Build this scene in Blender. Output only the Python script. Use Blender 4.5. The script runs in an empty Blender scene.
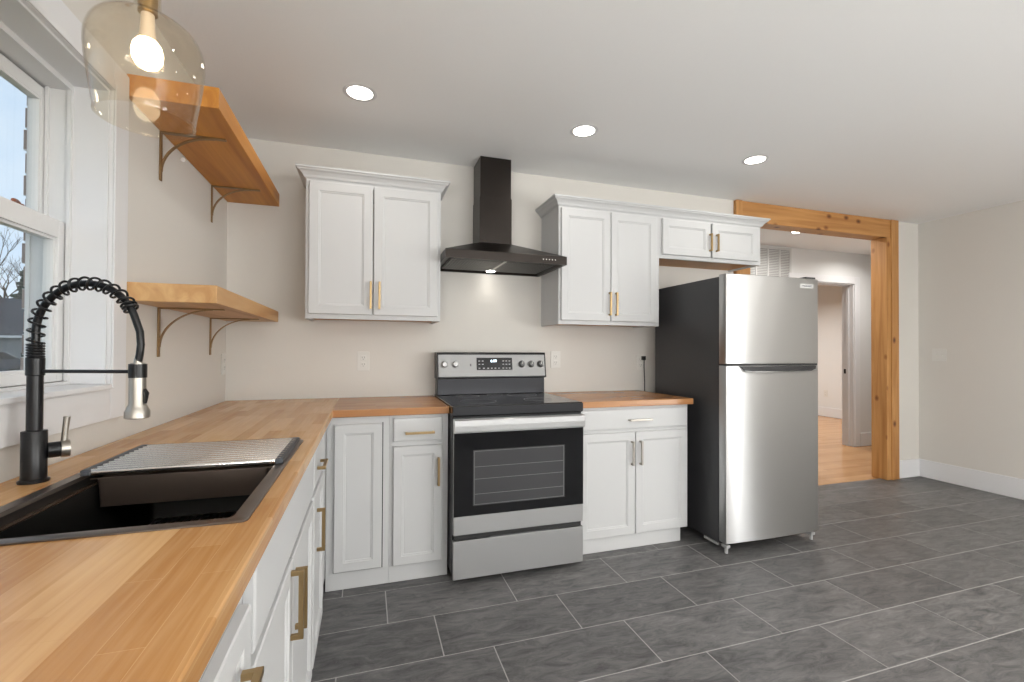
import bpy, bmesh, math, random
from mathutils import Vector, Matrix
S = bpy.context.scene
C = S.collection
PI = math.pi
random.seed(7)

# ------------------------------------------------------------------ camera
CX, CY, CZ, YAW, PITCH, ROLL, F = 0.8084, -3.1271, 1.2271, 0.3077, 0.0097, 0.0044, 455.685
cam_d = bpy.data.cameras.new('camera'); cam = bpy.data.objects.new('camera', cam_d); C.objects.link(cam)
fwd = Vector((math.sin(YAW), math.cos(YAW), 0)); rgt = Vector((math.cos(YAW), -math.sin(YAW), 0)); up = Vector((0, 0, 1))
f2 = math.cos(PITCH)*fwd + math.sin(PITCH)*up; u2 = -math.sin(PITCH)*fwd + math.cos(PITCH)*up
r3 = math.cos(ROLL)*rgt + math.sin(ROLL)*u2; u3 = -math.sin(ROLL)*rgt + math.cos(ROLL)*u2
M = Matrix((r3, u3, -f2)).transposed().to_4x4(); M.translation = (CX, CY, CZ)
cam.matrix_world = M
cam_d.sensor_width = 36; cam_d.lens = F/1024*36; cam_d.shift_y = 4.3/1024
cam_d.clip_start = 0.02; cam_d.clip_end = 300
S.camera = cam

# ------------------------------------------------------------------ world, exposure
w = bpy.data.worlds.new('world'); S.world = w; w.use_nodes = True
nt = w.node_tree; nt.nodes.clear()
wo = nt.nodes.new('ShaderNodeOutputWorld'); bg = nt.nodes.new('ShaderNodeBackground')
tc = nt.nodes.new('ShaderNodeTexCoord'); no = nt.nodes.new('ShaderNodeTexNoise'); cr = nt.nodes.new('ShaderNodeValToRGB')
mp = nt.nodes.new('ShaderNodeMapping'); mp.inputs['Scale'].default_value = (1, 1, 2.5)
no.inputs['Scale'].default_value = 2.2; no.inputs['Detail'].default_value = 6
cr.color_ramp.elements[0].position = .35; cr.color_ramp.elements[0].color = (.60, .77, .97, 1)
cr.color_ramp.elements[1].position = .68; cr.color_ramp.elements[1].color = (.85, .93, 1, 1)
nt.links.new(tc.outputs['Generated'], mp.inputs[0]); nt.links.new(mp.outputs[0], no.inputs['Vector'])
nt.links.new(no.outputs[0], cr.inputs[0]); nt.links.new(cr.outputs[0], bg.inputs[0]); nt.links.new(bg.outputs[0], wo.inputs[0])
bg.inputs[1].default_value = .82
S.view_settings.view_transform = 'Standard'; S.view_settings.look = 'None'
S.view_settings.exposure = 0.44; S.view_settings.gamma = 1; S.view_settings.use_curve_mapping = False
DOWNLIGHT_W = 5.5
FILL_W = 118.0
FZ = -.018      # finished floor level

# ------------------------------------------------------------------ materials
def nodes(name):
    m = bpy.data.materials.new(name); m.use_nodes = True
    t = m.node_tree; b = t.nodes['Principled BSDF']
    return m, t, b
def mat(name, col, rough=.5, metal=0, emit=None, es=0, noise=0, nscale=8, bump=0, bscale=60, coat=0, spec=None):
    m, t, b = nodes(name)
    b.inputs['Base Color'].default_value = (*col, 1); b.inputs['Roughness'].default_value = rough; b.inputs['Metallic'].default_value = metal
    if spec is not None: b.inputs['Specular IOR Level'].default_value = spec
    if coat: b.inputs['Coat Weight'].default_value = coat; b.inputs['Coat Roughness'].default_value = .1
    if emit: b.inputs['Emission Color'].default_value = (*emit, 1); b.inputs['Emission Strength'].default_value = es
    tc = t.nodes.new('ShaderNodeTexCoord')
    if noise:
        n = t.nodes.new('ShaderNodeTexNoise'); n.inputs['Scale'].default_value = nscale; n.inputs['Detail'].default_value = 5
        r = t.nodes.new('ShaderNodeValToRGB')
        r.color_ramp.elements[0].position = .3; r.color_ramp.elements[1].position = .7
        r.color_ramp.elements[0].color = (*[c*(1-noise) for c in col], 1); r.color_ramp.elements[1].color = (*[min(1, c*(1+noise)) for c in col], 1)
        t.links.new(tc.outputs['Object'], n.inputs['Vector']); t.links.new(n.outputs[0], r.inputs[0]); t.links.new(r.outputs[0], b.inputs['Base Color'])
    if bump:
        n = t.nodes.new('ShaderNodeTexNoise'); n.inputs['Scale'].default_value = bscale; n.inputs['Detail'].default_value = 3
        bp = t.nodes.new('ShaderNodeBump'); bp.inputs['Strength'].default_value = bump; bp.inputs['Distance'].default_value = .002
        t.links.new(tc.outputs['Object'], n.inputs['Vector']); t.links.new(n.outputs[0], bp.inputs['Height']); t.links.new(bp.outputs[0], b.inputs['Normal'])
    return m
def brushed(name, col, rough=.3, aniso=.75, metal=1.0, rot=0.25, streak=(1, 1, 160)):
    m, t, b = nodes(name)
    b.inputs['Base Color'].default_value = (*col, 1); b.inputs['Metallic'].default_value = metal; b.inputs['Roughness'].default_value = rough
    b.inputs['Anisotropic'].default_value = aniso; b.inputs['Anisotropic Rotation'].default_value = rot
    tg = t.nodes.new('ShaderNodeTangent'); tg.direction_type = 'RADIAL'; tg.axis = 'Z'
    t.links.new(tg.outputs[0], b.inputs['Tangent'])
    tc = t.nodes.new('ShaderNodeTexCoord'); mp = t.nodes.new('ShaderNodeMapping'); mp.inputs['Scale'].default_value = streak
    n = t.nodes.new('ShaderNodeTexNoise'); n.inputs['Scale'].default_value = 3; n.inputs['Detail'].default_value = 4
    mr = t.nodes.new('ShaderNodeMapRange'); mr.inputs[3].default_value = rough*.98; mr.inputs[4].default_value = rough*1.02
    t.links.new(tc.outputs['Object'], mp.inputs[0]); t.links.new(mp.outputs[0], n.inputs['Vector']); t.links.new(n.outputs[0], mr.inputs[0]); t.links.new(mr.outputs[0], b.inputs['Roughness'])
    return m
def glass(name, tint=(1, 1, 1), refl=1.0):
    m = bpy.data.materials.new(name); m.use_nodes = True; t = m.node_tree; t.nodes.clear()
    o = t.nodes.new('ShaderNodeOutputMaterial'); mx = t.nodes.new('ShaderNodeMixShader'); tr = t.nodes.new('ShaderNodeBsdfTransparent'); g = t.nodes.new('ShaderNodeBsdfGlossy')
    fr = t.nodes.new('ShaderNodeFresnel'); fr.inputs[0].default_value = 1.45; g.inputs['Roughness'].default_value = .02
    gm = t.nodes.new('ShaderNodeNewGeometry'); ir = t.nodes.new('ShaderNodeMapRange'); ir.inputs[3].default_value = 1.45; ir.inputs[4].default_value = 1/1.45
    t.links.new(gm.outputs['Backfacing'], ir.inputs[0]); t.links.new(ir.outputs[0], fr.inputs[0])
    ml = t.nodes.new('ShaderNodeMath'); ml.operation = 'MULTIPLY'; ml.inputs[1].default_value = refl; ml.use_clamp = True
    tr.inputs[0].default_value = (*tint, 1)
    t.links.new(fr.outputs[0], ml.inputs[0]); t.links.new(ml.outputs[0], mx.inputs[0]); t.links.new(tr.outputs[0], mx.inputs[1]); t.links.new(g.outputs[0], mx.inputs[2]); t.links.new(mx.outputs[0], o.inputs[0])
    return m
def staves(name, along='Y', c1=(.70, .44, .205), c2=(.41, .19, .057), sw=.044, sl=.33, grain=1.0, rough=.27, top='Z'):
    """edge-glued staves: brick pattern in the plane, fine grain along the stave"""
    m, t, b = nodes(name)
    tc = t.nodes.new('ShaderNodeTexCoord'); sp = t.nodes.new('ShaderNodeSeparateXYZ'); cb = t.nodes.new('ShaderNodeCombineXYZ')
    t.links.new(tc.outputs['Object'], sp.inputs[0])
    a, c = ('Y', 'X') if along == 'Y' else ('X', 'Y')
    t.links.new(sp.outputs[a], cb.inputs[0])
    ad = t.nodes.new('ShaderNodeMath'); ad.operation = 'ADD'
    t.links.new(sp.outputs[c], ad.inputs[0]); t.links.new(sp.outputs['Z'], ad.inputs[1]); t.links.new(ad.outputs[0], cb.inputs[1])
    br = t.nodes.new('ShaderNodeTexBrick'); br.inputs['Scale'].default_value = 1
    br.inputs['Brick Width'].default_value = sl; br.inputs['Row Height'].default_value = sw; br.inputs['Mortar Size'].default_value = .0004
    br.inputs['Color1'].default_value = (0, 0, 0, 1); br.inputs['Color2'].default_value = (1, 1, 1, 1); br.inputs['Mortar'].default_value = (.3, .3, .3, 1)
    br.offset = .37; br.offset_frequency = 2; br.squash = .8; br.squash_frequency = 3
    t.links.new(cb.outputs[0], br.inputs['Vector'])
    mp = t.nodes.new('ShaderNodeMapping'); mp.inputs['Scale'].default_value = (5, 90, 1)
    n = t.nodes.new('ShaderNodeTexNoise'); n.inputs['Scale'].default_value = 1.0; n.inputs['Detail'].default_value = 6; n.inputs['Distortion'].default_value = .6
    t.links.new(cb.outputs[0], mp.inputs[0]); t.links.new(mp.outputs[0], n.inputs['Vector'])
    n2 = t.nodes.new('ShaderNodeTexNoise'); n2.inputs['Scale'].default_value = 3.5; n2.inputs['Detail'].default_value = 2
    t.links.new(tc.outputs['Object'], n2.inputs['Vector'])
    m1 = t.nodes.new('ShaderNodeMath'); m1.operation = 'MULTIPLY_ADD'; m1.inputs[1].default_value = .45
    m2 = t.nodes.new('ShaderNodeMath'); m2.operation = 'MULTIPLY_ADD'; m2.inputs[1].default_value = .55*grain
    m3 = t.nodes.new('ShaderNodeMath'); m3.operation = 'MULTIPLY'; m3.inputs[1].default_value = .35
    t.links.new(n2.outputs[0], m3.inputs[0]); t.links.new(n.outputs[0], m2.inputs[0]); t.links.new(m3.outputs[0], m2.inputs[2])
    t.links.new(br.outputs['Color'], m1.inputs[0]); t.links.new(m2.outputs[0], m1.inputs[2])
    r = t.nodes.new('ShaderNodeValToRGB'); r.color_ramp.elements[0].position = .2; r.color_ramp.elements[1].position = .95
    r.color_ramp.elements[0].color = (*c1, 1); r.color_ramp.elements[1].color = (*c2, 1)
    t.links.new(m1.outputs[0], r.inputs[0]); t.links.new(r.outputs[0], b.inputs['Base Color'])
    b.inputs['Roughness'].default_value = rough; b.inputs['Specular IOR Level'].default_value = .5
    return m
def knotty(name, along, c1=(.62, .33, .12), c2=(.36, .16, .045), knots=True, rough=.5, gscale=1.0, kscale=5.5):
    m, t, b = nodes(name)
    tc = t.nodes.new('ShaderNodeTexCoord'); mp = t.nodes.new('ShaderNodeMapping')
    sc = {'X': (1.2, 22, 22), 'Y': (22, 1.2, 22), 'Z': (22, 22, 1.2)}[along]
    mp.inputs['Scale'].default_value = [s*gscale for s in sc]
    n = t.nodes.new('ShaderNodeTexNoise'); n.inputs['Scale'].default_value = 1; n.inputs['Detail'].default_value = 5; n.inputs['Distortion'].default_value = 1.2
    t.links.new(tc.outputs['Object'], mp.inputs[0]); t.links.new(mp.outputs[0], n.inputs['Vector'])
    r = t.nodes.new('ShaderNodeValToRGB'); r.color_ramp.elements[0].position = .35; r.color_ramp.elements[1].position = .72
    r.color_ramp.elements[0].color = (*c1, 1); r.color_ramp.elements[1].color = (*c2, 1)
    t.links.new(n.outputs[0], r.inputs[0])
    out = r.outputs[0]
    if knots:
        v = t.nodes.new('ShaderNodeTexVoronoi'); v.inputs['Scale'].default_value = kscale; v.inputs['Randomness'].default_value = .9
        mp2 = t.nodes.new('ShaderNodeMapping'); mp2.inputs['Scale'].default_value = {'X': (1, 1.5, 1.5), 'Y': (1.5, 1, 1.5), 'Z': (1.5, 1.5, 1)}[along]
        t.links.new(tc.outputs['Object'], mp2.inputs[0]); t.links.new(mp2.outputs[0], v.inputs['Vector'])
        kr = t.nodes.new('ShaderNodeValToRGB'); e = kr.color_ramp.elements
        e[0].position = .05; e[0].color = (.12, .05, .02, 1); e[1].position = .22; e[1].color = (1, 1, 1, 1)
        q = e.new(.11); q.color = (.42, .26, .16, 1)
        t.links.new(v.outputs['Distance'], kr.inputs[0])
        mx = t.nodes.new('ShaderNodeMix'); mx.data_type = 'RGBA'; mx.blend_type = 'MULTIPLY'; mx.inputs[0].default_value = .9
        t.links.new(out, mx.inputs[6]); t.links.new(kr.outputs[0], mx.inputs[7]); out = mx.outputs[2]
    t.links.new(out, b.inputs['Base Color']); b.inputs['Roughness'].default_value = rough
    return m
def slate():
    m, t, b = nodes('slate_tile')
    geo = t.nodes.new('ShaderNodeNewGeometry'); tc = t.nodes.new('ShaderNodeTexCoord')
    n = t.nodes.new('ShaderNodeTexNoise'); n.inputs['Scale'].default_value = 7; n.inputs['Detail'].default_value = 12; n.inputs['Roughness'].default_value = .78; n.inputs['Distortion'].default_value = .8
    mp = t.nodes.new('ShaderNodeMapping'); mp.inputs['Rotation'].default_value = (0, 0, .6); mp.inputs['Scale'].default_value = (1, 3.2, 1)
    cbv = t.nodes.new('ShaderNodeVectorMath'); cbv.operation = 'ADD'
    cx = t.nodes.new('ShaderNodeCombineXYZ'); ml = t.nodes.new('ShaderNodeMath'); ml.operation = 'MULTIPLY'; ml.inputs[1].default_value = 30
    t.links.new(geo.outputs['Random Per Island'], ml.inputs[0]); t.links.new(ml.outputs[0], cx.inputs[2])
    t.links.new(tc.outputs['Object'], cbv.inputs[0]); t.links.new(cx.outputs[0], cbv.inputs[1])
    t.links.new(cbv.outputs[0], mp.inputs[0]); t.links.new(mp.outputs[0], n.inputs['Vector'])
    r = t.nodes.new('ShaderNodeValToRGB'); r.color_ramp.elements[0].position = .34; r.color_ramp.elements[1].position = .70
    r.color_ramp.elements[0].color = (.038, .038, .041, 1); r.color_ramp.elements[1].color = (.205, .20, .196, 1)
    t.links.new(n.outputs[0], r.inputs[0])
    mr = t.nodes.new('ShaderNodeMapRange'); mr.inputs[3].default_value = .85; mr.inputs[4].default_value = 1.15
    t.links.new(geo.outputs['Random Per Island'], mr.inputs[0])
    mx = t.nodes.new('ShaderNodeVectorMath'); mx.operation = 'SCALE'
    t.links.new(r.outputs[0], mx.inputs[0]); t.links.new(mr.outputs[0], mx.inputs['Scale']); t.links.new(mx.outputs[0], b.inputs['Base Color'])
    rr = t.nodes.new('ShaderNodeMapRange'); rr.inputs[3].default_value = .33; rr.inputs[4].default_value = .55
    t.links.new(n.outputs[0], rr.inputs[0]); t.links.new(rr.outputs[0], b.inputs['Roughness'])
    bp = t.nodes.new('ShaderNodeBump'); bp.inputs['Strength'].default_value = .35; bp.inputs['Distance'].default_value = .006
    t.links.new(n.outputs[0], bp.inputs['Height']); t.links.new(bp.outputs[0], b.inputs['Normal'])
    return m
def brickmat():
    m, t, b = nodes('brick')
    tc = t.nodes.new('ShaderNodeTexCoord'); sp = t.nodes.new('ShaderNodeSeparateXYZ'); cb = t.nodes.new('ShaderNodeCombineXYZ'); ad = t.nodes.new('ShaderNodeMath')
    t.links.new(tc.outputs['Object'], sp.inputs[0]); t.links.new(sp.outputs[0], ad.inputs[0]); t.links.new(sp.outputs[1], ad.inputs[1]); t.links.new(ad.outputs[0], cb.inputs[0]); t.links.new(sp.outputs[2], cb.inputs[1])
    br = t.nodes.new('ShaderNodeTexBrick'); br.inputs['Scale'].default_value = 1; br.inputs['Brick Width'].default_value = .2; br.inputs['Row Height'].default_value = .075; br.inputs['Mortar Size'].default_value = .006
    br.inputs['Color1'].default_value = (.26, .2, .18, 1); br.inputs['Color2'].default_value = (.34, .27, .24, 1); br.inputs['Mortar'].default_value = (.6, .6, .6, 1)
    t.links.new(cb.outputs[0], br.inputs['Vector']); t.links.new(br.outputs[0], b.inputs['Base Color']); b.inputs['Roughness'].default_value = .9
    return m

WALL_HALL = mat('hall_wall_paint', (.68, .68, .675), .75)
WALL = mat('wall_paint', (.64, .615, .575), .8, spec=.25, bump=.15, bscale=90)
CEIL = mat('ceiling_paint', (.87, .87, .865), .85, bump=.25, bscale=70)
WHITE = mat('white_cabinet_paint', (.555, .558, .56), .55, spec=.25)
TRIM = mat('white_trim_paint', (.70, .70, .71), .35)
VINYL = mat('white_vinyl', (.68, .68, .68), .3)
BLOCK_Y = staves('butcher_block_lengthwise', 'Y')
BLOCK_X = staves('butcher_block_crosswise', 'X', c1=(.50, .25, .10), c2=(.36, .155, .055))
HALLWOOD = staves('oak_floorboards', 'X', c1=(.60, .35, .16), c2=(.40, .2, .075), sw=.057, sl=.9, rough=.25)
SHELF = knotty('stained_shelf_wood', 'Y', (.60, .26, .04), (.42, .15, .018), knots=False, rough=.5, gscale=.6)
SHELF_L = knotty('window_lit_shelf_wood', 'Y', (.62, .38, .17), (.44, .22, .075), knots=False, rough=.45, gscale=.6)  # paler copy of the shelf wood, window light painted into the lower shelf
SHELF_D = knotty('stained_shelf_underside', 'Y', (.46, .21, .055), (.30, .12, .025), knots=False, rough=.4, gscale=.35)
PINE_X = knotty('knotty_pine_beam', 'X', (.52, .265, .09), (.36, .155, .04))
PINE_Z = knotty('knotty_pine_post', 'Z', (.52, .265, .09), (.36, .155, .04))
RAWPLY = knotty('cabinet_plywood_underside', 'X', (.50, .25, .08), (.36, .15, .04), knots=False)
TILE = slate(); GROUT = mat('grout', (.40, .39, .38), .9)
BRASS = mat('antique_brass', (.40, .28, .14), .32, 1)
BRASSF = mat('bracket_brass', (.30, .19, .09), .45, .8)
NICKEL = mat('brushed_nickel', (.42, .395, .355), .36, 1)
NICKELH = mat('pewter_handle', (.42, .39, .35), .3, 1)
STEEL = brushed('brushed_stainless', (.47, .47, .47), .30, aniso=1.0)
STEELR = brushed('range_stainless', (.39, .387, .383), .30, aniso=.95)
STEELD = brushed('dark_stainless', (.20, .20, .205), .3)
BLKSTEEL = brushed('black_stainless', (.034, .029, .026), .33, aniso=.4)
GUN = mat('gunmetal_sink', (.16, .135, .12), .28, .9, noise=.25, nscale=6)
GUNB = mat('sink_basin_black', (.02, .019, .018), .3, .5)
BLACK = mat('matte_black', (.007, .007, .008), .3, spec=.35)
BLACKGL = mat('black_glass', (.006, .006, .007), .06, spec=.3)
OVENGL = mat('oven_window_glass', (.05, .05, .053), .06, spec=.6)
SIDEBLK = mat('fridge_side_charcoal', (.045, .045, .048), .36, .3, bump=.3, bscale=300)
GAP_GASKET = mat('gap_gasket_dark', (.02, .02, .02), .6)
PLASTIC = mat('white_plastic', (.66, .645, .61), .4)
SLOT = mat('slot_dark', (.05, .05, .05), .6)
GREYPL = mat('light_grey_plastic', (.36, .36, .36), .4)
DISPLAY = mat('clock_digits', (.1, .1, .1), .4, emit=(.75, .9, 1), es=3)
LED = mat('led_lens', (1, 1, 1), .4, emit=(1, .94, .84), es=14)
BULB = mat('bulb_glow', (1, .9, .7), .4, emit=(1, .82, .56), es=7)
HOODLAMP = mat('hood_lamp_glow', (1, 1, 1), .4, emit=(1, .96, .88), es=10)
PANE = glass('window_glass', (.97, .98, .98), .8)
SHADEGL = glass('amber_tinted_glass', (.985, .962, .915), .8)
GRILLE = mat('grille_paint', (.56, .56, .55), .5)
GRILLED = mat('grille_shadow_gap', (.30, .30, .29), .8)
BRICK = brickmat()
GRASS = mat('lawn', (.10, .13, .05), .95, noise=.4, nscale=3)
ASPH = mat('driveway', (.20, .20, .20), .9, noise=.15, nscale=5)
BARK = mat('bark', (.07, .055, .045), .9, noise=.3, nscale=12)
LEAF = mat('evergreen_foliage', (.018, .035, .014), .9, noise=.5, nscale=3)
ROOF = mat('shingle_roof', (.055, .058, .07), .9, noise=.3, nscale=6)
SIDING = mat('grey_siding', (.24, .25, .26), .8)
CARP = mat('car_paint', (.09, .10, .12), .25, .4, coat=.7)
CARR = mat('tail_light_red', (.5, .01, .01), .2)
CARG = mat('car_glass', (.02, .02, .025), .08)
TYRE = mat('tyre', (.02, .02, .02), .8)

# ------------------------------------------------------------------ mesh builder
class MB:
    def __init__(s): s.bm = bmesh.new(); s.mi = 0
    def _faces(s, vs, fs):
        bv = [s.bm.verts.new(v) for v in vs]
        for f in fs:
            try: fc = s.bm.faces.new([bv[i] for i in f]); fc.material_index = s.mi
            except ValueError: pass
        return bv
    def box(s, x0, x1, y0, y1, z0, z1, bev=0):
        x0, x1 = sorted((x0, x1)); y0, y1 = sorted((y0, y1)); z0, z1 = sorted((z0, z1))
        vs = [(x, y, z) for x in (x0, x1) for y in (y0, y1) for z in (z0, z1)]
        fs = [(0, 1, 3, 2), (4, 6, 7, 5), (0, 4, 5, 1), (2, 3, 7, 6), (0, 2, 6, 4), (1, 5, 7, 3)]
        bv = s._faces(vs, fs)
        if bev:
            es = {e for v in bv for e in v.link_edges}
            r = bmesh.ops.bevel(s.bm, geom=list(es), offset=bev, segments=2, affect='EDGES', profile=.6, material=-1)
        return s
    def loft(s, rings, cap=True, closed=True):
        n = len(rings[0]); bv = [[s.bm.verts.new(p) for p in r] for r in rings]
        for a, b in zip(bv, bv[1:]):
            for i in range(n if closed else n-1):
                j = (i+1) % n
                f = s.bm.faces.new((a[i], a[j], b[j], b[i])); f.material_index = s.mi
        if cap:
            for r in (bv[0], bv[-1]):
                try: f = s.bm.faces.new(r); f.material_index = s.mi
                except ValueError: pass
        return s
    def tube(s, pts, rad, n=10, cap=True, flat=None):
        pts = [Vector(p) for p in pts]; k = len(pts); rings = []; prev = None
        for i, p in enumerate(pts):
            t = (pts[min(i+1, k-1)]-pts[max(i-1, 0)]).normalized()
            if prev is None:
                a = Vector((0, 0, 1)) if abs(t.z) < .9 else Vector((1, 0, 0))
                u = t.cross(a).normalized()
            else: u = (prev - t*prev.dot(t)).normalized()
            v = t.cross(u); prev = u
            r = rad[i] if isinstance(rad, (list, tuple)) else rad
            rings.append([p + (u*math.cos(2*PI*j/n)+v*math.sin(2*PI*j/n))*r for j in range(n)])
        return s.loft(rings, cap)
    def cyl(s, a, b, r, n=24, r2=None): return s.tube([a, b], [r, r if r2 is None else r2], n)
    def lathe(s, prof, c, n=48, cap=False):
        c = Vector(c)
        rings = [[c+Vector((r*math.cos(2*PI*j/n), r*math.sin(2*PI*j/n), z)) for j in range(n)] for r, z in prof]
        return s.loft(rings, cap)
    def prism(s, poly, f0, f1):
        """poly: list of 2-D points; f0/f1 map a 2-D point to the two ends"""
        return s.loft([[f0(*p) for p in poly], [f1(*p) for p in poly]], True)
    def sphere(s, c, r, n=20, sc=(1, 1, 1)):
        m = Matrix.Translation(c) @ Matrix.Diagonal((*sc, 1))
        g = bmesh.ops.create_uvsphere(s.bm, u_segments=n, v_segments=n//2+2, radius=r, matrix=m)
        for v in g['verts']:
            for f in v.link_faces: f.material_index = s.mi
        return s
    def build(s, name, mats, parent=None, smooth=False, org=None):
        if not isinstance(mats, (list, tuple)): mats = [mats]
        bmesh.ops.recalc_face_normals(s.bm, faces=s.bm.faces)
        o3 = Vector(org) if org is not None else (world_loc(parent) if parent else Vector((0, 0, 0)))
        me = bpy.data.meshes.new(name)
        bmesh.ops.translate(s.bm, vec=-o3, verts=s.bm.verts)
        s.bm.to_mesh(me); s.bm.free()
        for m in mats: me.materials.append(m)
        if smooth:
            for p in me.polygons: p.use_smooth = True
        o = bpy.data.objects.new(name, me); C.objects.link(o)
        if parent: o.parent = parent
        else: o.location = o3
        if parent and org is not None: o.location = o3-world_loc(parent)
        if smooth:
            try: me.set_sharp_from_angle(angle=math.radians(38))
            except Exception: pass
        return o
def world_loc(o):
    v = Vector((0, 0, 0))
    while o: v += Vector(o.location); o = o.parent
    return v
def tag(o, label=None, cat=None, group=None, kind=None):
    if label: o['label'] = label
    if cat: o['category'] = cat
    if group: o['group'] = group
    if kind: o['kind'] = kind
    return o
def thing(name, label, cat, loc, group=None):
    o = bpy.data.objects.new(name, None); C.objects.link(o); o.location = loc; o.empty_display_size = .05
    return tag(o, label, cat, group)
def struct(name, mb, mats, label=None, **k):
    return tag(mb.build(name, mats, **k), label, kind='structure')
def copy_tree(o, loc=None, label=None, parent=None):
    c = o.copy(); C.objects.link(c)
    if parent: c.parent = parent
    if loc is not None: c.location = loc
    if label: c['label'] = label
    for ch in [x for x in bpy.data.objects if x.parent == o]: copy_tree(ch, parent=c)
    return c
def text_mesh(txt, size, name, m, parent, loc, rot, depth=.0004):
    cu = bpy.data.curves.new(name, 'FONT'); cu.body = txt; cu.size = size; cu.extrude = depth; cu.align_x = 'CENTER'; cu.align_y = 'CENTER'; cu.resolution_u = 3
    tmp = bpy.data.objects.new('tmp', cu); C.objects.link(tmp); bpy.context.view_layer.update()
    me = bpy.data.meshes.new_from_object(tmp.evaluated_get(bpy.context.evaluated_depsgraph_get()))
    bpy.data.objects.remove(tmp); me.materials.clear(); me.materials.append(m); me.name = name
    o = bpy.data.objects.new(name, me); C.objects.link(o); o.parent = parent; o.location = Vector(loc)-world_loc(parent); o.rotation_euler = rot
    return o

H = 2.511; XR = 6.09; YB = -6.2; CT = .914; CB = .876
# window opening in the left wall, opening to the hall in the back wall
WY0, WY1, WZ0, WZ1 = -2.27, -1.315, 1.095, 2.07
OX0, OX1, OZ = 3.80, 5.73, 2.50

# ------------------------------------------------------------------ room shell
def tiles():
    mb = MB(); mb.mi = 1
    mb.box(-.02, XR+.02, YB-.02, .05, FZ-.06, FZ-.0012)
    mb.mi = 0
    L, RH, g = .620, .2948, .0036
    for r in range(-4, 22):
        y1 = -.6796-RH*r; y0 = y1-RH
        xs = .9064+.209*r
        k0 = math.floor((-.2-xs)/L)
        for k in range(k0, k0+13):
            a = max(xs+k*L+g/2, 0.0); b = min(xs+(k+1)*L-g/2, XR)
            c = max(y0+g/2, YB); d = min(y1-g/2, .048)
            if b-a < .01 or d-c < .01: continue
            bv = .0012
            vs = [(a, c, FZ-.0025), (b, c, FZ-.0025), (b, d, FZ-.0025), (a, d, FZ-.0025), (a+bv, c+bv, FZ), (b-bv, c+bv, FZ), (b-bv, d-bv, FZ), (a+bv, d-bv, FZ)]
            mb._faces(vs, [(4, 5, 6, 7), (0, 1, 5, 4), (1, 2, 6, 5), (2, 3, 7, 6), (3, 0, 4, 7)])
    return mb
struct('floor', tiles(), [TILE, GROUT], 'dark slate grey rectangular tile floor of the kitchen')
struct('floor', MB().box(2.6, 9.3, .05, 5.2, FZ-.06, FZ-.002), HALLWOOD, 'honey coloured oak floorboards beyond the timber opening')
struct('ceiling', MB().box(-.25, XR+.15, YB-.15, .14, H, H+.08), CEIL, 'white kitchen ceiling')
struct('ceiling', MB().box(2.6, 9.3, .14, 5.2, H, H+.08), CEIL, 'white ceiling of the hall beyond the opening')
mb = MB()
T = -.20
mb.box(T, 0, YB-.15, -5.5, FZ, H); mb.box(T, 0, -5.5, -3.7, FZ, .9); mb.box(T, 0, -5.5, -3.7, 2.1, H); mb.box(T, 0, -3.7, WY0, FZ, H); mb.box(T, 0, WY1, .14, FZ, H); mb.box(T, 0, WY0, WY1, FZ, WZ0); mb.box(T, 0, WY0, WY1, WZ1, H)
struct('wall_left', mb, WALL, 'off white wall with the window over the sink')
mb = MB()
mb.box(0, OX0, 0, .14, FZ, H); mb.box(OX1, XR+.14, 0, .14, FZ, H); mb.box(OX0, OX1, 0, .14, OZ, H)
struct('wall_back', mb, WALL, 'off white wall behind the range and cabinets')
struct('wall_right', MB().box(XR, XR+.14, YB-.15, -6.1, FZ, H).box(XR, XR+.14, -4.6, 0, FZ, H).box(XR, XR+.14, -6.1, -4.6, 2.1, H), WALL, 'plain off white wall on the right')
# rear wall (behind the camera) ; its wide window is added to let daylight in
RX0, RX1, RZ0, RZ1 = 1.4, 4.9, .75, 2.15
mb = MB()
mb.box(0, RX0, YB-.14, YB, FZ, H); mb.box(RX1, XR, YB-.14, YB, FZ, H); mb.box(RX0, RX1, YB-.14, YB, FZ, RZ0); mb.box(RX0, RX1, YB-.14, YB, RZ1, H)
struct('wall_front', mb, WALL, 'off white wall behind the photographer with an added wide window')
mb = MB()
for a, b in ((RX0, RX0+.05), (RX1-.05, RX1), (RX0+1.14, RX0+1.2), (RX1-1.2, RX1-1.14)): mb.box(a, b, YB-.1, YB-.03, RZ0, RZ1)
for a, b in ((RZ0, RZ0+.05), (RZ1-.05, RZ1)): mb.box(RX0, RX1, YB-.098, YB-.032, a, b)
o = struct('added_window_2', mb, VINYL, 'unseen wide white window added behind the photographer for daylight')
MB().box(RX0+.03, RX1-.03, YB-.07, YB-.064, RZ0+.03, RZ1-.03).build('pane', PANE, o)
def glazing(name, label, x0, x1, y0, y1, z0, z1, nm):
    mb = MB(); f = .06
    for a, b in ((y0, y0+f), (y1-f, y1), ((y0+y1)/2-.05, (y0+y1)/2+.05)): mb.box(x0, x1, a, b, z0, z1)
    for a, b in ((z0, z0+f), (z1-f, z1)): mb.box(x0+.002, x1-.002, y0, y1, a, b)
    o = struct(name, mb, VINYL, label); MB().box((x0+x1)/2-.003, (x0+x1)/2+.003, y0+f-.02, y1-f+.02, z0+f-.02, z1-f+.02).build(nm, PANE, o)
glazing('added_window_3', 'unseen wide white window added in the left wall behind the photographer', -.15, -.08, -5.5, -3.7, .9, 2.1, 'pane')  # unseen window added to light the right wall
glazing('added_door_2', 'unseen white sliding glass door added in the right wall behind the photographer', XR+.04, XR+.11, -6.1, -4.6, FZ, 2.1, 'pane')  # unseen door added to light the left wall and ceiling
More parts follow.
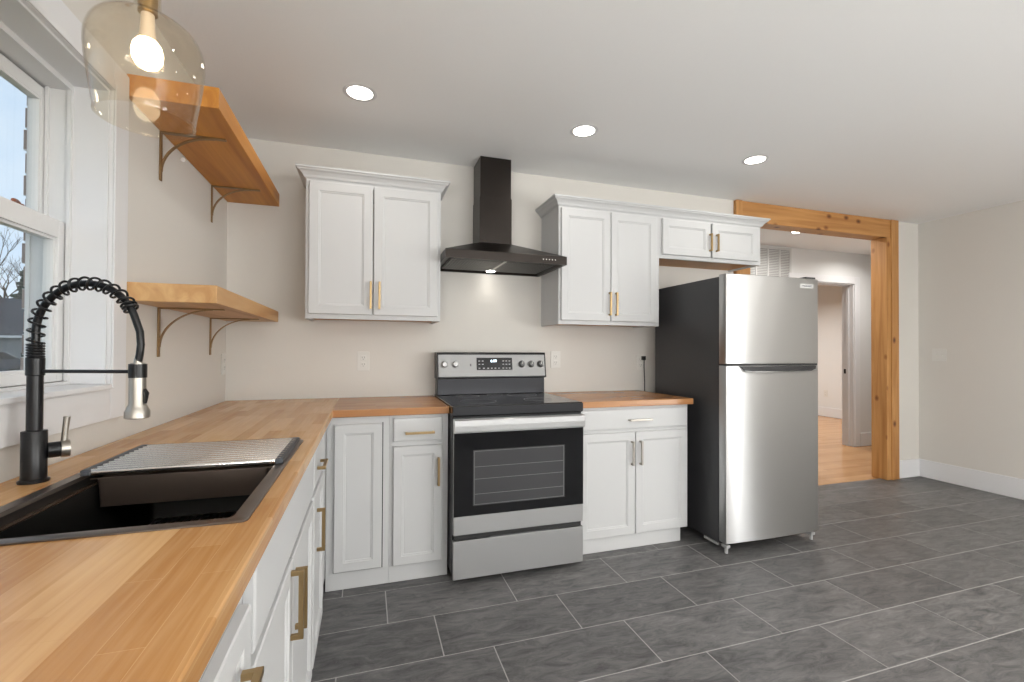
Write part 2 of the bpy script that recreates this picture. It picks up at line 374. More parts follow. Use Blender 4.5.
# hall and the room beyond
HY = 1.2; DX0, DX1, DZ = 5.95-.1, 6.88, 2.11
mb = MB()
mb.box(2.6, DX0, HY, HY+.14, FZ, H); mb.box(DX1, 9.15, HY, HY+.14, FZ, H); mb.box(DX0, DX1, HY, HY+.14, DZ, H)
struct('wall_back', mb, WALL_HALL, 'off white hall wall with a doorway and a return air grille')
struct('wall_right', MB().box(9.15, 9.3, .14, 5.2, FZ, H), WALL_HALL, 'off white end wall of the room seen through the hall doorway')
struct('wall_back', MB().box(2.6, 9.15, 5.05, 5.2, FZ, H), WALL_HALL, 'far wall of the room beyond the hall doorway')
struct('wall_left', MB().box(2.45, 2.6, .14, 5.2, FZ, H), WALL_HALL, 'left end wall of the hall behind the kitchen')
struct('wall_front', MB().box(XR+.14, 9.3, 0, .14, FZ, H), WALL_HALL, 'hall side wall to the right of the timber post')
def baseboard(x0, x1, y0, y1, h=.155):
    mb = MB(); mb.box(x0, x1, y0, y1, FZ+.001, h, .003); return mb
struct('baseboard_right', baseboard(XR-.016, XR-.0005, -4.6, -.0005), TRIM, 'tall white baseboard on the right wall')
struct('baseboard_back', baseboard(5.752, XR-.017, -.016, -.0005), TRIM, 'short white baseboard between the timber post and the corner')
struct('baseboard_hall', baseboard(DX1+.1, 9.14, HY-.016, HY-.0005), TRIM, 'white baseboard of the hall wall right of the doorway')
struct('baseboard_far', baseboard(9.132, 9.1495, HY+.145, 5.04), TRIM, 'white baseboard in the room beyond the doorway')
# doorway in the hall wall
mb = MB()
mb.box(DX0, DX0+.018, HY-.002, HY+.142, FZ, DZ); mb.box(DX1-.018, DX1, HY-.002, HY+.142, FZ, DZ); mb.box(DX0, DX1, HY-.002, HY+.142, DZ-.018, DZ)
for sx in (DX0+.018, DX1-.030): mb.box(sx, sx+.012, HY+.05, HY+.085, FZ, DZ-.018)
mb.box(DX0+.018, DX1-.018, HY+.05, HY+.085, DZ-.03, DZ-.018)
d1 = struct('door_1', mb, mat('grey_white_jamb', (.60, .60, .61), .4), 'cased doorway in the hall wall to the room beyond')
mb = MB()
for yy in (HY-.018, HY+.1425):
    mb.box(DX0-.085, DX0+.004, yy, yy+.016, FZ+.001, DZ+.085, .003); mb.box(DX1-.004, DX1+.085, yy, yy+.016, FZ+.001, DZ+.085, .003); mb.box(DX0+.0045, DX1-.0045, yy, yy+.016, DZ-.004, DZ+.085, .003)
mb.build('casing', TRIM, d1)
MB().box(DX1-.0195, DX1-.0181, HY+.09, HY+.12, .93, .99).build('strike_plate', BLACK, d1)

# timber frame of the wide opening
t2 = thing('trim_2', 'knotty pine timber frame of beam and posts around the opening to the hall', None, (4.75, 0, 0)); t2['kind'] = 'structure'
YF, YBK = -.022, .118
MB().box(3.782, 5.752, YF, YBK, 2.335, H-.002, .004).build('beam', PINE_X, t2)
MB().box(3.782, 3.94, YF-.003, YBK+.003, FZ+.001, 2.334, .004).build('post', PINE_Z, t2)
MB().box(5.60, 5.752, YF-.003, YBK+.003, FZ+.001, 2.334, .004).build('post', PINE_Z, t2)
MB().box(5.655, 5.755, YF-.012, YF-.0035, FZ+.002, H-.003, .002).build('post_cap_board', PINE_Z, t2)
MB().box(3.780, 3.845, YF-.012, YF-.0035, FZ+.002, H-.003, .002).build('post_cap_board', PINE_Z, t2)

# ------------------------------------------------------------------ window over the sink
w1 = thing('window_1', 'white double hung window over the sink', None, (-.1, (WY0+WY1)/2, WZ0)); w1['kind'] = 'structure'
mb = MB()   # reveal lining + outer frame
e = .008
mb.box(-.205, .001, WY1-e, WY1, WZ0, WZ1); mb.box(-.205, .001, WY0, WY0+e, WZ0, WZ1); mb.box(-.205, .001, WY0+e, WY1-e, WZ1-e, WZ1)
mb.build('jamb_lining', TRIM, w1)
mb = MB(); mb.box(-.222, -.206, WY1+.026, WY1+.082, WZ0-.02, WZ1+.05); mb.box(-.222, -.206, WY0-.082, WY0-.026, WZ0-.02, WZ1+.05); mb.box(-.222, -.206, WY0-.026, WY1+.026, WZ1+.02, WZ1+.05)
mb.build('brick_mould', VINYL, w1)
mb = MB()   # vinyl frame with tracks
for y, s in ((WY1-e, -1), (WY0+e, 1)):
    tz = WZ1-e-.0181
    mb.box(-.20, -.09, y, y+s*.005, WZ0+.0262, tz)
    mb.box(-.20, -.190, y+s*.0051, y+s*.010, WZ0+.0262, tz-.0182); mb.box(-.155, -.147, y+s*.0051, y+s*.014, WZ0+.0262, tz); mb.box(-.10, -.0901, y+s*.0051, y+s*.012, WZ0+.0262, tz)
mb.box(-.20, -.09, WY0+e, WY1-e, WZ1-e-.018, WZ1-e); mb.box(-.20, -.185, WY0+e+.0055, WY1-e-.0055, WZ1-e-.036, WZ1-e-.018)
mb.box(-.200, -.09, WY0+e, WY1-e, WZ0+.0165, WZ0+.026)
mb.build('window_frame', VINYL, w1)
def sash(x0, x1, z0, z1, top, bot, st, name):
    ya, yb = WY0+e+.006, WY1-e-.006
    mb = MB(); mb.box(x0, x1, ya, ya+st, z0, z1, .003); mb.box(x0, x1, yb-st, yb, z0, z1, .003)
    mb.box(x0, x1, ya+st, yb-st, z1-top, z1, .002); mb.box(x0, x1, ya+st, yb-st, z0, z0+bot, .002)
    xm = (x0+x1)/2
    for (a, b, c, d) in ((ya+st, ya+st+.008, z0+bot, z1-top), (yb-st-.008, yb-st, z0+bot, z1-top)): mb.box(xm-.012, xm+.012, a, b, c, d)
    mb.box(xm-.012, xm+.012, ya+st+.008, yb-st-.008, z1-top-.008, z1-top); mb.box(xm-.012, xm+.012, ya+st+.008, yb-st-.008, z0+bot, z0+bot+.008)
    o = mb.build(name, VINYL, w1)
    MB().box(xm-.004, xm+.004, ya+st+.002, yb-st-.002, z0+bot+.002, z1-top-.002).build('pane', PANE, o)
    return o
sash(-.183, -.157, 1.585, WZ1-.034, .036, .035, .020, 'upper_sash')
ls = sash(-.145, -.104, WZ0+.028, 1.622, .055, .032, .032, 'lower_sash')
mb = MB()
for yy in (-1.50, -2.06): 
    mb.cyl((-.125, yy, 1.622), (-.125, yy, 1.628), .014, 20); mb.tube([(-.125, yy, 1.630), (-.118, yy-.02, 1.632), (-.112, yy-.038, 1.629)], [.008, .006, .005], 8)
mb.build('sash_lock', mat('bronze_lock', (.25, .09, .05), .4, .5), ls)
# sill and casing
MB().box(-.2, .022, WY0+.0125, WY1-.0125, WZ0+.0005, WZ0+.016, .003).build('sill', TRIM, w1)
mb = MB(); cw = .100
def casing_profile(mb, a0, a1, b0, b1):
    mb.box(0.0005, .012, a0, a1, b0, b1, .002)
casing_profile(mb, WY1, WY1+cw, WZ0-cw, WZ1+cw); casing_profile(mb, WY0-cw, WY0, WZ0-cw, WZ1+cw)
casing_profile(mb, WY0, WY1, WZ1, WZ1+cw); casing_profile(mb, WY0, WY1, WZ0-cw, WZ0)
for (a0, a1, b0, b1) in ((WY1+.001, WY1+.022, WZ0-.0, WZ1+.021), (WY0-.022, WY0-.001, WZ0-.0, WZ1+.021), (WY0-.0005, WY1+.0005, WZ1+.001, WZ1+.021)):
    mb.box(.0125, .018, a0, a1, b0, b1, .002)
struct('trim_1', mb, TRIM, 'white picture frame casing around the window over the sink')
# brick veneer return outside the window
mb = MB()
for i in range(-14, 36):
    z0 = i*.075; j = .003*((i*37) % 5-2)
    mb.box(-.275, -.2045, WY1+.106+j if WZ0-.08 < z0 < WZ1 else WY1, .2, z0+.004, z0+.071)
    if z0 < WZ0-.08 or z0 > WZ1: mb.box(-.275, -.2045, WY0, WY1, z0+.004, z0+.071)
    mb.box(-.275, -.2045, YB, WY0-.106-j, z0+.004, z0+.071)
mb.mi = 1
mb.box(-.270, -.203, WY1+.108, .2, -1.05, 2.7); mb.box(-.270, -.203, YB, WY0-.108, -1.05, 2.7)
struct('wall_outside', mb, [BRICK, GROUT], 'brick outer face of the house around the sink window')

# ------------------------------------------------------------------ cabinets
def Bm(a, z, d): return Vector((a, -d, z))       # back run: d = distance out from the back wall
def Lm(a, z, d): return Vector((d, a, z))        # left run
def shaker(mp, a0, a1, z0, z1, d0, d1, st=.055):
    """frame-and-panel front with a stepped bead"""
    mb = MB(); a0, a1 = sorted((a0, a1))
    def rect(i, d): return [mp(a0+i, z0+i, d), mp(a1-i, z0+i, d), mp(a1-i, z1-i, d), mp(a0+i, z1-i, d)]
    mb.loft([rect(0, d0), rect(0, d1-.003), rect(.003, d1), rect(st, d1), rect(st+.003, d1-.004), rect(st+.008, d1-.005), rect(st+.011, d1-.009), rect(st+.02, d1-.009)])
    return mb
def slab(mp, a0, a1, z0, z1, d0, d1):
    mb = MB(); a0, a1 = sorted((a0, a1))
    def rect(i, d): return [mp(a0+i, z0+i, d), mp(a1-i, z0+i, d), mp(a1-i, z1-i, d), mp(a0+i, z1-i, d)]
    mb.loft([rect(0, d0), rect(0, d1-.004), rect(.004, d1-.001), rect(.012, d1)]); return mb
def bar_handle(mp, a, z, d, length, vertical, m, parent, out=.030, th=.012):
    mb = MB(); h = length/2
    def bx(a0, a1, z0, z1, d0, d1):
        p, q = mp(a0, z0, d0), mp(a1, z1, d1); mb.box(p.x, q.x, p.y, q.y, p.z, q.z, .0012)
    t = th/2
    if vertical:
        bx(a-t, a+t, z-h, z+h, d+out-th, d+out)
        for s in (-1, 1): bx(a-t*.9, a+t*.9, z+s*(h-t)-t, z+s*(h-t)+t, d+.0005, d+out-th*.9)
    else:
        bx(a-h, a+h, z-t, z+t, d+out-th, d+out)
        for s in (-1, 1): bx(a+s*(h-t)-t, a+s*(h-t)+t, z-t*.9, z+t*.9, d+.0005, d+out-th*.9)
    return mb.build('handle', m, parent)
def obx(mb, mp, a0, a1, z0, z1, d0, d1, bev=0):
    p, q = mp(a0, z0, d0), mp(a1, z1, d1); mb.box(p.x, q.x, p.y, q.y, p.z, q.z, bev); return mb

# upper cabinets
def upper(name, label, x0, x1, z0, z1, doors, hz, hl=.16):
    t = thing(name, label, 'cabinet', ((x0+x1)/2, -.16, z0))
    mb = MB(); D = .317
    obx(mb, Bm, x0, x0+.016, z0, z1, .001, D-.019); obx(mb, Bm, x1-.016, x1, z0, z1, .001, D-.019)
    obx(mb, Bm, x0+.016, x1-.016, z1-.018, z1, .001, D-.019)
    # face frame
    obx(mb, Bm, x0, x1, z0, z0+.03, D-.018, D, .001); obx(mb, Bm, x0, x1, z1-.03, z1, D-.018, D, .001)
    obx(mb, Bm, x0, x0+.035, z0+.03, z1-.03, D-.018, D); obx(mb, Bm, x1-.035, x1, z0+.03, z1-.03, D-.018, D)
    mb.build('body', WHITE, t)
    mb = MB(); obx(mb, Bm, x0+.017, x1-.017, z0+.012, z0+.024, .002, D-.02); mb.build('bottom_panel', RAWPLY, t)
    for i, (a, b) in enumerate(doors):
        dz0, dz1 = (z0+.027, z1-.02)
        d = shaker(Bm, a, b, dz0, dz1, D+.001, D+.020, .050).build('door', WHITE, t)
        ha = b-.011 if i == 0 else a+.034
        bar_handle(Bm, ha if i == 0 else a+.033, hz, D+.020, hl, True, BRASS, d)
    return t
upper('wall_cabinet', 'white two door wall cabinet left of the range hood', .4725, 1.2355, 1.40, 2.20, ((.490, .8365), (.8415, 1.217)), 1.541)
upper('wall_cabinet', 'tall white two door wall cabinet between the range hood and the refrigerator', 2.026, 2.812, 1.40, 2.20, ((2.040, 2.4085), (2.4145, 2.780)), 1.545)
upper('wall_cabinet', 'short white two door wall cabinet above the refrigerator', 2.813, 3.74, 1.895, 2.20, ((2.832, 3.252), (3.268, 3.70)), 2.032, .13)
def crown(name, label, x0, x1, zb=2.195, left=True, right=True):
    # stepped profile: (out, z)
    prof = [(.000, 0), (.004, .006), (.010, .008), (.016, .020), (.030, .036), (.040, .042), (.044, .050), (.050, .052), (.050, .062), (.0, .062)]
    mb = MB(); D = .3175
    rings = [
        [Vector((x0-o, -.001, zb+z)) for o, z in prof],
        [Vector((x0-o, -D-o, zb+z)) for o, z in prof],
        [Vector((x1+o, -D-o, zb+z)) for o, z in prof],
        [Vector((x1+o, -.001, zb+z)) for o, z in prof]]
    mb.loft(rings, True)
    return mb
def crown_thing(label, x0, x1): 
    return tag(crown('x', '', x0-.0008, x1+.0008, 2.193).build('crown_moulding', WHITE, org=((x0+x1)/2, -.16, 2.193)), label, 'moulding')
crown_thing('white stepped crown moulding on top of the cabinet left of the hood', .4725, 1.2355)
crown_thing('long white stepped crown moulding running over the two cabinets right of the hood', 2.026, 3.74)

# base cabinets
FD, DD = .612, .632       # face frame and door front planes
def base(name, label, mp, a0, a1, toe=True, z1=.8755, zt=.070, td=.606, toe_in=0):
    a0, a1 = sorted((a0, a1)); c = mp((a0+a1)/2, 0, .3)
    t = thing(name, label, 'cabinet', c)
    mb = MB()
    obx(mb, mp, a0, a1, zt, z1, FD-.018, FD, .001)               # face panel behind doors
    obx(mb, mp, a0, a0+.016, zt, z1, .003, FD-.0185); obx(mb, mp, a1-.016, a1, zt, z1, .003, FD-.0185)
    obx(mb, mp, a0+.0165, a1-.0165, zt, zt+.016, .003, FD-.0185)
    obx(mb, mp, a0, a1-toe_in, FZ+.001, zt-.0005, td-.016, td, .001)
    obx(mb, mp, a0, a0+.016, FZ+.001, zt-.0005, .05, td-.0165); obx(mb, mp, a1-toe_in-.016, a1-toe_in, FZ+.001, zt-.0005, .05, td-.0165)
    mb.build('body', WHITE, t)
    return t
def front(t, mp, name, a0, a1, z0, z1, kind='shaker', st=.05):
    f = shaker if kind == 'shaker' else slab
    return (f(mp, a0, a1, z0, z1, FD+.001, DD, st) if kind == 'shaker' else slab(mp, a0, a1, z0, z1, FD+.001, DD)).build(name, WHITE, t)
# right of the range
t = base('base_cabinet', 'white base cabinet with one drawer over two doors beside the refrigerator', Bm, 2.012, 2.822, toe_in=.05)
d = front(t, Bm, 'drawer', 2.030, 2.808, .735, .858, 'slab'); bar_handle(Bm, 2.445, .792, DD, .16, False, NICKELH, d)
d = front(t, Bm, 'door', 2.030, 2.416, .078, .715); bar_handle(Bm, 2.390, .585, DD, .15, True, NICKELH, d)
d = front(t, Bm, 'door', 2.421, 2.808, .078, .715); bar_handle(Bm, 2.450, .585, DD, .15, True, NICKELH, d)
# left of the range: narrow drawer/door cabinet + blind corner with plain door
t = base('base_cabinet', 'narrow white base cabinet with drawer and door just left of the range', Bm, .925, 1.238)
d = front(t, Bm, 'drawer', .945, 1.205, .735, .858, 'slab'); bar_handle(Bm, 1.082, .780, DD, .155, False, BRASS, d)
d = front(t, Bm, 'door', .945, 1.205, .078, .708, st=.045); bar_handle(Bm, 1.182, .565, DD, .15, True, BRASS, d)
t = base('corner_cabinet', 'white corner base cabinet with one plain door without handle', Bm, .6125, .924)
d = front(t, Bm, 'door', .652, .888, .082, .836, st=.045)
mb = MB(); obx(mb, Bm, .888, .8935, .078, .84, FD+.0005, FD+.002); obx(mb, Bm, .65, .8935, .074, .081, FD+.0005, FD+.002); mb.build('painted_gap_shade', GAP_GASKET, t)  # dark strips paint the shade in the gap beside and below the door
# left run
t = base('base_cabinet', 'white base cabinet with drawer and door between the sink cabinet and the corner', Lm, -1.362, -.636)
d = front(t, Lm, 'drawer', -1.345, -.98, .715, .858, 'slab'); bar_handle(Lm, -1.205, .778, DD, .13, False, BRASS, d)
d = front(t, Lm, 'door', -1.345, -.98, .078, .695); bar_handle(Lm, -1.262, .545, DD, .16, True, BRASS, d)
t = base('sink_cabinet', 'white two door sink base cabinet with a plain false front', Lm, -2.272, -1.363)
d = front(t, Lm, 'false_front', -2.258, -1.378, .712, .868, 'slab')
d = front(t, Lm, 'door', -1.838, -1.378, .078, .692); bar_handle(Lm, -1.802, .568, DD, .16, True, BRASS, d)
d = front(t, Lm, 'door', -2.258, -1.843, .078, .692); bar_handle(Lm, -1.878, .590, DD, .17, True, BRASS, d)
t = base('drawer_cabinet', 'white drawer base cabinet nearest the camera with brass handle', Lm, -2.60, -2.273)
zz = [(.60, .812), (.345, .585), (.078, .33)]
for i, (a, b) in enumerate(zz):
    d = front(t, Lm, 'drawer', -2.585, -2.288, a, b, st=.045); bar_handle(Lm, -2.43, b-.075, DD, .17, False, BRASS, d)
t = base('drawer_cabinet', 'white drawer base cabinet at the open end of the counter', Lm, -2.95, -2.601)
for i, (a, b) in enumerate(zz):
    d = front(t, Lm, 'drawer', -2.935, -2.616, a, b, st=.045); bar_handle(Lm, -2.776, b-.075, DD, .17, False, BRASS, d)

# ------------------------------------------------------------------ countertops
D0 = .643
SX0, SX1, SY0, SY1 = .148, .586, -2.180, -1.442      # sink cut-out
mb = MB(); mb.mi = 0
def plate(mb, poly_out, hole, z0, z1):
    """flat slab with a rectangular hole, grid-split so it has no overlapping faces"""
    xs = sorted({p for r in poly_out for p in (r[0], r[1])} | {hole[0], hole[1]}); ys = sorted({p for r in poly_out for p in (r[2], r[3])} | {hole[2], hole[3]})
    def inside(x, y): return any(r[0] < x < r[1] and r[2] < y < r[3] for r in poly_out) and not (hole[0] < x < hole[1] and hole[2] < y < hole[3])
    cells = {(i, j) for i in range(len(xs)-1) for j in range(len(ys)-1) if inside((xs[i]+xs[i+1])/2, (ys[j]+ys[j+1])/2)}
    V = {}
    def v(i, j, z):
        k = (i, j, z)
        if k not in V: V[k] = mb.bm.verts.new((xs[i], ys[j], z))
        return V[k]
    for (i, j) in cells:
        mi = 1 if ys[j] >= -.6435 and xs[i] >= D0-.001 else 0
        for z in (z0, z1):
            f = mb.bm.faces.new([v(i, j, z), v(i+1, j, z), v(i+1, j+1, z), v(i, j+1, z)]); f.material_index = mi
        for (di, dj, e) in ((-1, 0, ((i, j), (i, j+1))), (1, 0, ((i+1, j), (i+1, j+1))), (0, -1, ((i, j), (i+1, j))), (0, 1, ((i, j+1), (i+1, j+1)))):
            if (i+di, j+dj) not in cells:
                f = mb.bm.faces.new([v(*e[0], z0), v(*e[1], z0), v(*e[1], z1), v(*e[0], z1)]); f.material_index = mi
plate(mb, [(.001, D0, -2.97, -.001), (D0, 1.2405, -D0, -.001)], (SX0, SX1, SY0, SY1), CB, CT)
o = mb.build('countertop', [BLOCK_Y, BLOCK_X], org=(.32, -1.4, CB))
bv = o.modifiers.new('bevel', 'BEVEL'); bv.width = .003; bv.segments = 2; bv.limit_method = 'ANGLE'; bv.angle_limit = 1
tag(o, 'L shaped butcher block countertop holding the black sink', 'countertop')
o = MB().box(2.006, 2.845, -D0, -.001, CB, CT, .003).build('countertop', BLOCK_X, org=(2.42, -.32, CB))
tag(o, 'small butcher block countertop between the range and the refrigerator', 'countertop')

# ------------------------------------------------------------------ sink
t = thing('kitchen_sink', 'black stainless workstation sink set into the butcher block under the window', 'sink', (.363, -1.818, CT))
def rr(x0, x1, y0, y1, r, z, n=5):
    out = []
    for cx, cy, a0 in ((x1-r, y1-r, 0), (x0+r, y1-r, PI/2), (x0+r, y0+r, PI), (x1-r, y0+r, 1.5*PI)):
        for i in range(n+1): a = a0+i/n*PI/2; out.append(Vector((cx+r*math.cos(a), cy+r*math.sin(a), z)))
    return out
X0, X1, Y0, Y1 = .130, .604, -2.197, -1.424
mb = MB()
mb.loft([rr(X0, X1, Y0, Y1, .012, CT+.0005), rr(X0, X1, Y0, Y1, .012, CT+.003), rr(X0+.003, X1-.003, Y0+.003, Y1-.003, .011, CT+.0045),
         rr(X0+.028, X1-.028, Y0+.022, Y1-.022, .012, CT+.0045), rr(X0+.030, X1-.030, Y0+.024, Y1-.024, .011, CT-.004)], cap=False)
mb.build('rim', GUN, t, smooth=True)
mb = MB()
ix0, ix1, iy0, iy1 = X0+.030, X1-.030, Y0+.024, Y1-.024
mb.loft([rr(ix0, ix1, iy0, iy1, .011, CT-.004), rr(ix0, ix1, iy0, iy1, .011, CT-.022), rr(ix0+.016, ix1-.016, iy0, iy1, .011, CT-.024), rr(ix0+.016, ix1-.016, iy0, iy1, .011, .70),
         rr(ix0+.026, ix1-.026, iy0+.01, iy1-.01, .02, .685), rr(.34, .40, -1.85, -1.79, .02, .682)], cap=False)
mb._faces([tuple(v) for v in rr(.34, .40, -1.85, -1.79, .02, .682)], [tuple(range(24))])
mb.build('basin', GUNB, t, smooth=True)
LEDGE = mat('brown_ledge', (.30, .20, .14), .25, .9)
for a, b in ((ix0+.002, ix0+.015), (ix1-.015, ix1-.002)): MB().box(a, b, iy0+.003, iy1-.003, CT-.023, CT-.0205).build('ledge', LEDGE, t)
mb = MB(); mb.lathe([(.001, .002), (.028, .002), (.045, .006), (.056, .004), (.056, 0)], (.37, -1.82, .6865), 28); mb.build('drain', NICKEL, t, smooth=True)
# bottom grid
t = thing('sink_grid', 'thin metal bottom grid lying in the black sink', 'grid', (.36, -1.8, .70))
mb = MB()
for i in range(16): x = .20+i*.021; mb.cyl((x, -2.16, .706), (x, -1.475, .706), .0018, 6)
for y in (-2.16, -1.99, -1.82, -1.65, -1.475): mb.cyl((.20, y, .7085), (.515, y, .7085), .002, 6)
mb.build('wires', GUN, t)
for x in (.21, .505):
    for y in (-2.15, -1.49): MB().cyl((x, y, .6865), (x, y, .704), .006, 10).build('foot', BLACK, t)
# metal bin hanging under the rack
t = thing('sink_colander', 'dark metal bin hanging in the sink under the drying rack', 'colander', (.36, -1.61, .83))
mb = MB(); bx0, bx1, by0, by1 = ix0+.0175, ix1-.0175, -1.752, -1.47
mb.loft([rr(bx0-.0, bx1+.0, by0, by1, .01, .905), rr(bx0+.004, bx1-.004, by0+.003, by1-.003, .01, .838), rr(bx0+.006, bx1-.006, by0+.005, by1-.005, .01, .838), rr(bx0+.003, bx1-.003, by0+.003, by1-.003, .01, .905)], cap=False)
mb.box(bx0+.006, bx1-.006, by0+.005, by1-.005, .835, .838)
mb.box(bx0-.012, bx1+.012, by0, by0+.008, .9055, .9075); mb.box(bx0-.012, bx1+.012, by1-.008, by1, .9055, .9075)
mb.build('tray', mat('sheen_brown_tray', (.22, .17, .14), .35, .9), t)  # brown tone paints reflections into the dark metal
# roll-up drying rack
t = thing('drying_rack', 'roll up stainless drying rack laid over the far end of the sink', 'rack', (.37, -1.63, CT+.005))
mb = MB(); ry0, ry1 = -1.775, -1.462; n = 12
for i in range(n):
    y = ry0+.010+(ry1-ry0-.020)*i/(n-1)
    mb.tube([(.174, y, CT+.0125), (.588, y, CT+.0125)], .0075, 10)
mb.build('rods', brushed('rack_rods', (.78, .76, .74), .25), t, smooth=True)
for x0 in (.156, .576):
    MB().box(x0, x0+.020, ry0, ry1, CT+.0055, CT+.0195, .003).build('end_strip', mat('rubber_strip', (.05, .055, .065), .5), t)

# ------------------------------------------------------------------ faucet
fx, fy = .070, -1.775
t = thing('kitchen_faucet', 'black spring neck faucet with brushed nickel spray head standing behind the sink', 'faucet', (fx, fy, CT))
mb = MB()
mb.lathe([(.0, .0005), (.0275, .0005), (.0275, .006), (.0228, .009), (.0228, .118), (.022, .1195), (.0145, .1205), (.0145, .247), (.0168, .249), (.0168, .288), (.015, .290), (.0, .290)], (fx, fy, CT), 36)
mb.build('body', BLACK, t, smooth=True)
# arm direction
ad = Vector((.955, -.295, 0)).normalized()
P0 = Vector((fx, fy, 0)); HX = P0+ad*.238
# hose path: up from column, arch, down to the spray head
def hpt(s):
    pass
arch = []
zc = 1.262; R = .116
for z in (1.19, 1.22, 1.25): arch.append(P0+Vector((0, 0, z)))
for i in range(0, 25):
    a = PI-i/24*PI*.88
    arch.append(P0+ad*(.118+.118*math.cos(a))+Vector((0, 0, zc+R*math.sin(a))))
arch += [P0+ad*.242+Vector((0, 0, 1.265)), P0+ad*.2445+Vector((0, 0, 1.235)), P0+ad*.242+Vector((0, 0, 1.212)), P0+ad*.238+Vector((0, 0, 1.192))]
mb = MB(); mb.tube(arch, .0078, 12); mb.build('hose', BLACK, t, smooth=True)
# spring coils around the path
def resample(pts, n):
    L = [0]
    for a, b in zip(pts, pts[1:]): L.append(L[-1]+(b-a).length)
    out = []
    for k in range(n):
        s = L[-1]*k/(n-1)
        i = max(j for j in range(len(L)-1) if L[j] <= s+1e-9); f = (s-L[i])/max(L[i+1]-L[i], 1e-9)
        out.append((pts[i].lerp(pts[i+1], f), (pts[i+1]-pts[i]).normalized()))
    return out, L[-1]
side = ad.cross(Vector((0, 0, 1)))
coilpath = arch[0:27]
rs, tot = resample(coilpath, 1100)
hel = []; turns = 0; ph = 0
for k, (p, tg) in enumerate(rs):
    f = k/1099
    # tight stack at the bottom, open coils over the arch, tight at the end
    pitch = .0062 if f < .125 else (.0215 if f < .95 else .0075)
    ph += 2*PI*(tot/1099)/pitch
    nn = side.cross(tg).normalized()
    hel.append(p+(side*math.cos(ph)+nn*math.sin(ph))*.0142)
mb = MB(); mb.tube(hel, .0027, 6); mb.build('spring', BLACK, t, smooth=True)
mb = MB(); mb.cyl(P0+ad*.0195+Vector((0, 0, 1.172)), HX-ad*.017+Vector((0, 0, 1.172)), .0042, 12)
mb.lathe([(.0150, -.018), (.0178, -.018), (.0178, .014), (.0150, .014), (.0150, -.018)], (HX.x, HX.y, 1.176), 28)
mb.build('support_arm', BLACK, t, smooth=True)
sh = MB(); sh.lathe([(.0, .098), (.0075, .098), (.0085, .088), (.0145, .087), (.0145, .055), (.0165, .054), (.0165, -.008), (.0215, -.020), (.0245, -.026), (.0245, -.040), (.021, -.042), (0, -.042)], (HX.x, HX.y, 1.105), 32)
sho = sh.build('spray_head', NICKEL, t, smooth=True)
mb = MB(); q = HX+ad*.0165; mb.tube([q+Vector((0, 0, 1.131)), q+ad*.005+Vector((0, 0, 1.122)), q+ad*.002+Vector((0, 0, 1.098))], [.0035, .005, .003], 8); mb.build('spray_button', BLACK, sho)
hd = Vector((.84, .54, 0)).normalized()
mb = MB(); hz = CT+.070
a = P0+hd*.022+Vector((0, 0, hz)); b = P0+hd*.044+Vector((0, 0, hz))
mb.cyl(a, b, .0185, 28); ho = mb.build('handle', BLACK, t, smooth=True)
mb = MB(); mb.cyl(b+hd*.0004, b+hd*.016, .0205, 28); c = b+hd*.006+Vector((0, 0, .015))
mb.tube([c, c+Vector((.002, 0, .03)), c+Vector((.005, 0, .062))], [.0064, .006, .0066], 12); mb.build('lever', NICKEL, ho, smooth=True)

# ------------------------------------------------------------------ range
rx0, rx1 = 1.2445, 2.0015
t = thing('electric_range', 'stainless electric range with black glass cooktop between the base cabinets', 'range', ((rx0+rx1)/2, -.35, 0))
mb = MB(); mb.box(rx0, rx1, -.711, -.03, .025, .868, .003); mb.build('body', BLACK, t)
for x in (rx0+.04, rx1-.04):
    for y in (-.66, -.08): MB().cyl((x, y, FZ+.001), (x, y, .024), .016, 16).build('foot', BLACK, t)
mb = MB(); mb.box(rx0-.002, rx1+.002, -.728, -.036, .869, .926, .006); mb.mi = 1
for (cx, cy, r) in ((1.43, -.53, .105), (1.43, -.23, .075), (1.80, -.53, .085), (1.80, -.23, .10), (1.62, -.2, .05)):
    mb.lathe([(r-.0015, .0002), (r-.0015, .0006), (r+.0015, .0006), (r+.0015, .0002)], (cx, cy, .926), 40)
mb.build('cooktop', [BLACKGL, mat('burner_ring', (.18, .18, .18), .3)], t)
mb = MB(); mb.box(rx0-.001, rx1+.001, -.7365, -.7283, .874, .921, .003); mb.build('cooktop_front_trim', brushed('trim_dark_steel', (.032, .032, .034), .3), t)
# door
dr = MB().box(rx0+.002, rx1-.002, -.743, -.713, .243, .858, .004).build('oven_door', STEELR, t)
MB().box(rx0+.003, rx1-.003, -.7465, -.7435, .343, .783, .001).build('door_glass', BLACKGL, dr)
MB().box(1.350, 1.882, -.7478, -.7467, .395, .690, .0005).build('oven_window', OVENGL, dr)
mb = MB()
for z in (.455, .535, .60): mb.box(1.36, 1.872, -.7486, -.748, z, z+.0025)
mb.box(1.356, 1.876, -.7486, -.748, .400, .4025); mb.box(1.356, 1.876, -.7486, -.748, .683, .6855); mb.box(1.3565, 1.359, -.7486, -.748, .403, .683); mb.box(1.8735, 1.876, -.7486, -.748, .403, .683)
mb.build('oven_rack_lines', mat('rack_line', (.16, .16, .16), .4), dr)
mb = MB(); prof = [(-.756, .789), (-.766, .790), (-.7695, .794), (-.771, .824), (-.7695, .853), (-.764, .857), (-.756, .857)]
mb.prism([(y, z) for y, z in prof], lambda y, z: Vector((rx0+.003, y, z)), lambda y, z: Vector((rx1-.003, y, z)))
mb.box(rx0+.02, rx0+.06, -.761, -.7435, .81, .84); mb.box(rx1-.06, rx1-.02, -.761, -.7435, .81, .84)
mb.build('door_handle', STEELR, dr)
